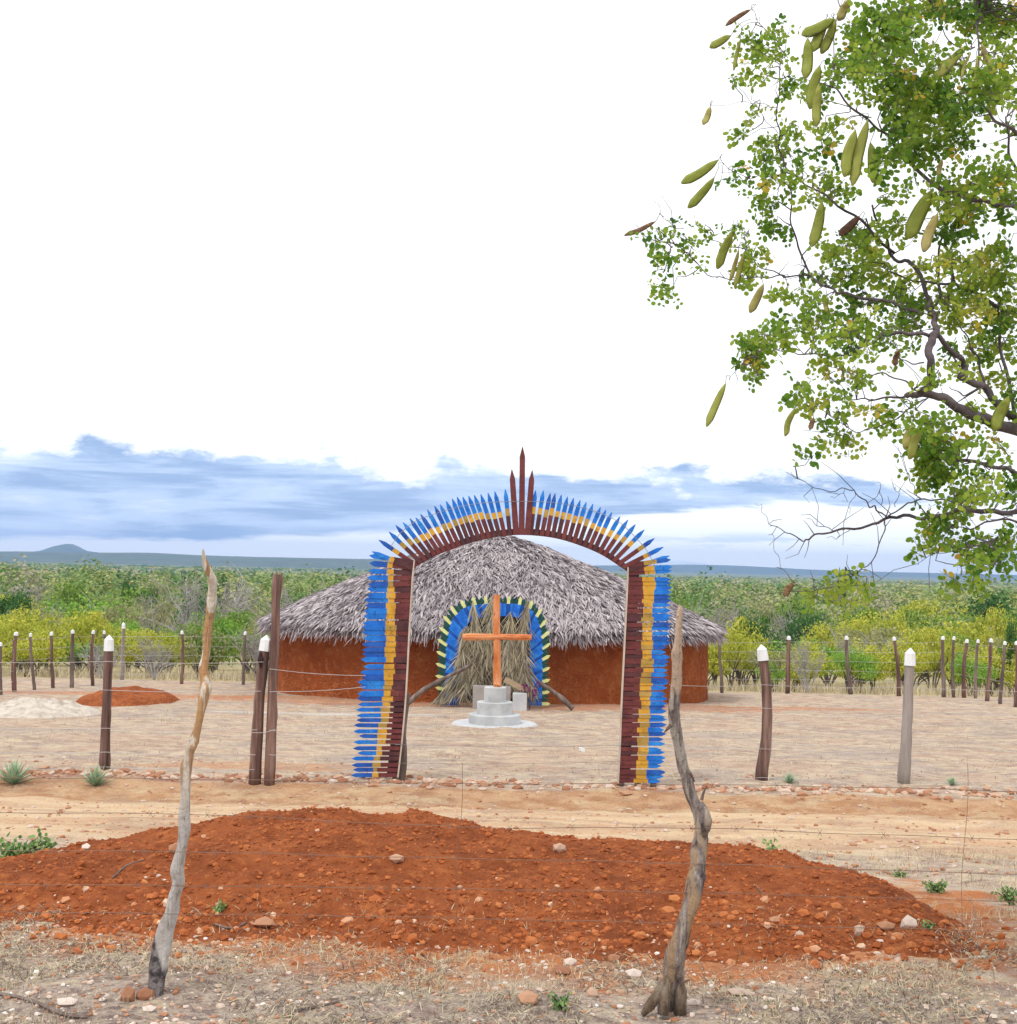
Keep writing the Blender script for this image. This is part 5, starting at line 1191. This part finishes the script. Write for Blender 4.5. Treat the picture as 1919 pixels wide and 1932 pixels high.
stones('earth_clods', 9000, on_mound, lsize(.005, .020, 4), lambda: random.uniform(.8, .95) if random.random() < .009 else random.uniform(.1, .6), M_clod, 'red brown clods of earth over the mound', 'clods', .8)
stones('earth_clods', 1700, lambda: (random.uniform(-3.6, 3.2), random.gauss(6.6, .3)), lsize(.007, .034, 4), lambda: random.uniform(.8, 1) if random.random() < .12 else random.uniform(.3, .75), M_clod, 'orange clods and stones along the mound foot', 'clods', .8)
# larger single rocks
def rock(px, py, wpx, hpx, tint, label):
    c = gp(px, py); c.z = surf(c.x, c.y); b = MB(); rs_ = random
    vs, fs = stone_geo(rs_); w_, h_ = S(wpx, c.y) * .82, S(hpx, c.y) * .8; tint = min(tint, .82)
    b.add([Vector((v.x * w_ * .62, v.y * w_ * .5, v.z * h_ * .75)) + c + Vector((0, 0, h_ * .3)) for v in vs], fs, tint)
    o = b.build('rock', M_stone, org=tuple(c)); md = o.modifiers.new('bevel', 'BEVEL'); md.width = w_ * .02; md.segments = 1
    tag(o, label, 'rock', 'stones lying in the foreground')
for r_ in [(160, 1668, 22, 14, .95, 'white stone on the mound slope left of the pale post'), (130, 1895, 48, 16, .95, 'flat white stone at bottom left near the orange stone'), (240, 1888, 30, 34, .28, 'orange upright stone left of the pale post foot'), (272, 1885, 44, 26, .18, 'reddish stone between the orange stone and the pale post'),
           (282, 1908, 28, 12, .85, 'small pale slab under the pale post foot'), (330, 1694, 34, 20, .28, 'orange rock on the mound beside the pale post'), (498, 1756, 48, 18, .33, 'tan rock at the mound foot left of centre'), (745, 1706, 30, 14, .45, 'flat tan stone on the mound slope, centre left'), (1055, 1685, 28, 16, .5, 'pinkish stone high on the mound foot, centre'),
           (1060, 1838, 40, 18, .18, 'red stone on the mound edge left of the grey post'), (1196, 1843, 36, 18, .9, 'pinkish white stone just left of the grey post foot'), (1158, 1815, 26, 18, .3, 'brown stone at the mound edge left of the grey post'), (1076, 1822, 30, 18, .75, 'pale stone at the mound edge, centre'), (995, 1895, 46, 26, .42, 'round buff stone in the litter, centre bottom'),
           (1118, 1880, 28, 18, .5, 'salmon stone left of the grey post foot'), (1310, 1898, 34, 16, .95, 'white stone right of the grey post foot'), (1395, 1876, 56, 14, .6, 'long pinkish flat stone right of the grey post'), (1462, 1770, 32, 14, .35, 'tan flat stone on the lower right mound'), (1508, 1790, 22, 16, .6, 'pale stone on the lower right mound edge'),
           (1622, 1777, 20, 22, .6, 'upright pinkish stone right of the mound'), (1715, 1770, 38, 24, .7, 'grey pointed stone in the group right of the mound'), (1672, 1768, 40, 16, .3, 'low brown stone beside the grey pointed stone'), (1692, 1781, 28, 14, .4, 'orange stone in front of the grey pointed stone'), (1770, 1668, 18, 12, .6, 'small stone behind the right end of the mound')]:
    rock(*r_)
b = MB(); c = gp(1097, 1418); b.box(c + Vector((0, 0, .03)), (.09, .08, .05), None, .5, 0, .015); tag(b.build('paper_scrap', M_white, org=tuple(c)), 'white paper scrap on the bare yard beyond the arch', 'litter')
# dry grass and litter
M_straw = tinted('dry_straw', [(.06, .045, .04), (.17, .13, .11), (.36, .30, .22), (.54, .46, .30), (.66, .59, .42)], .9, .1)
def blades(name, n, sampler, L, wd, el, label, cat='dry grass', tint=(0, 1)):
    b = MB()
    for k in range(n):
        x, y = sampler(); z = surf(x, y); a = random.uniform(0, 6.28); e = R_(random.uniform(*el)); ll = random.uniform(*L); d_ = Vector((math.cos(a) * math.cos(e), math.sin(a) * math.cos(e), math.sin(e)))
        s_ = Vector((-math.sin(a), math.cos(a), random.uniform(-.3, .3))) * random.uniform(*wd); p = Vector((x, y, z + .002)); m_ = p + d_ * ll * .5 + Vector((0, 0, ll * .08)); q = p + d_ * ll
        b.add([p - s_, p + s_, m_ + s_ * .8, m_ - s_ * .8, q], [(0, 1, 2, 3), (3, 2, 4)], random.uniform(*tint))
    return tag(b.build(name, M_straw), label, cat, kind='stuff')
def patchy(s, k=1.7, th=-.05):
    def f():
        while True:
            x, y = s()
            if float(fbm(x * k, y * k, 2)) > th + random.uniform(-.2, .2): return x, y
    return f
def front():
    while True:
        x, y = fan(4.4, 6.9)()
        if y < 6.3 or abs(x) > 2.2 or random.random() < .15: return x, y
blades('dry_litter', 27000, patchy(front), (.015, .07), (.0008, .0025), (0, 30), 'grey straw litter and dead grass in the foreground', 'litter', (0, .85))
blades('dry_grass', 8000, patchy(front, 1.2, .0), (.02, .06), (.0006, .0012), (25, 80), 'sparse dry yellowish grass tufts in the foreground', 'dry grass', (.35, 1))
blades('dry_grass', 4500, patchy(off_mound(lambda: (random.uniform(1.6, 4.6), random.uniform(6.6, 10.2))), 1.5, 0), (.03, .08), (.0008, .0018), (10, 70), 'dry grass on the verge right of the mound', 'dry grass', (.2, 1))
blades('dry_grass', 9000, patchy(lambda: (random.uniform(-.44, .44) * 24, random.uniform(15.2, 33))), (.03, .09), (.002, .004), (5, 60), 'thin dry grass over the yard', 'dry grass', (.25, 1))
blades('dry_grass', 14000, lambda: (random.uniform(-20, 20), random.uniform(38, 45)), (.15, .5), (.004, .009), (40, 88), 'tall pale dry grass behind the rear fence', 'dry grass', (.5, 1))
# fallen sticks
def stick(pts, r, label):
    b = MB(); q = []
    for (px, py) in pts:
        g_ = gp(px, py); g_.z = surf(g_.x, g_.y) + r * .8; q.append(g_)
    b.tube(catmull([tuple(v) for v in q], 3), r, 5, rough=.1); tag(b.build('stick', M_grey, org=tuple(q[0])), label, 'stick', 'fallen sticks')
stick([(0, 1880), (60, 1893), (120, 1918), (165, 1925)], .009, 'dark branching stick at the bottom left corner'); stick([(405, 1708 + 52), (440, 1768), (462, 1757)], .006, 'dark stick by the tan rock left of centre'); stick([(210, 1712), (235, 1702), (268, 1700)], .005, 'thin stick on the left mound slope')
stick([(1245, 1868), (1280, 1860), (1300, 1852)], .005, 'short stick beside the grey post foot'); stick([(1425, 1728), (1440, 1740), (1438, 1758)], .004, 'pale forked stick on the right mound slope'); stick([(560, 1912), (600, 1902), (640, 1895)], .007, 'brown bark stick in the litter left of centre')
print('objects', len(bpy.data.objects))
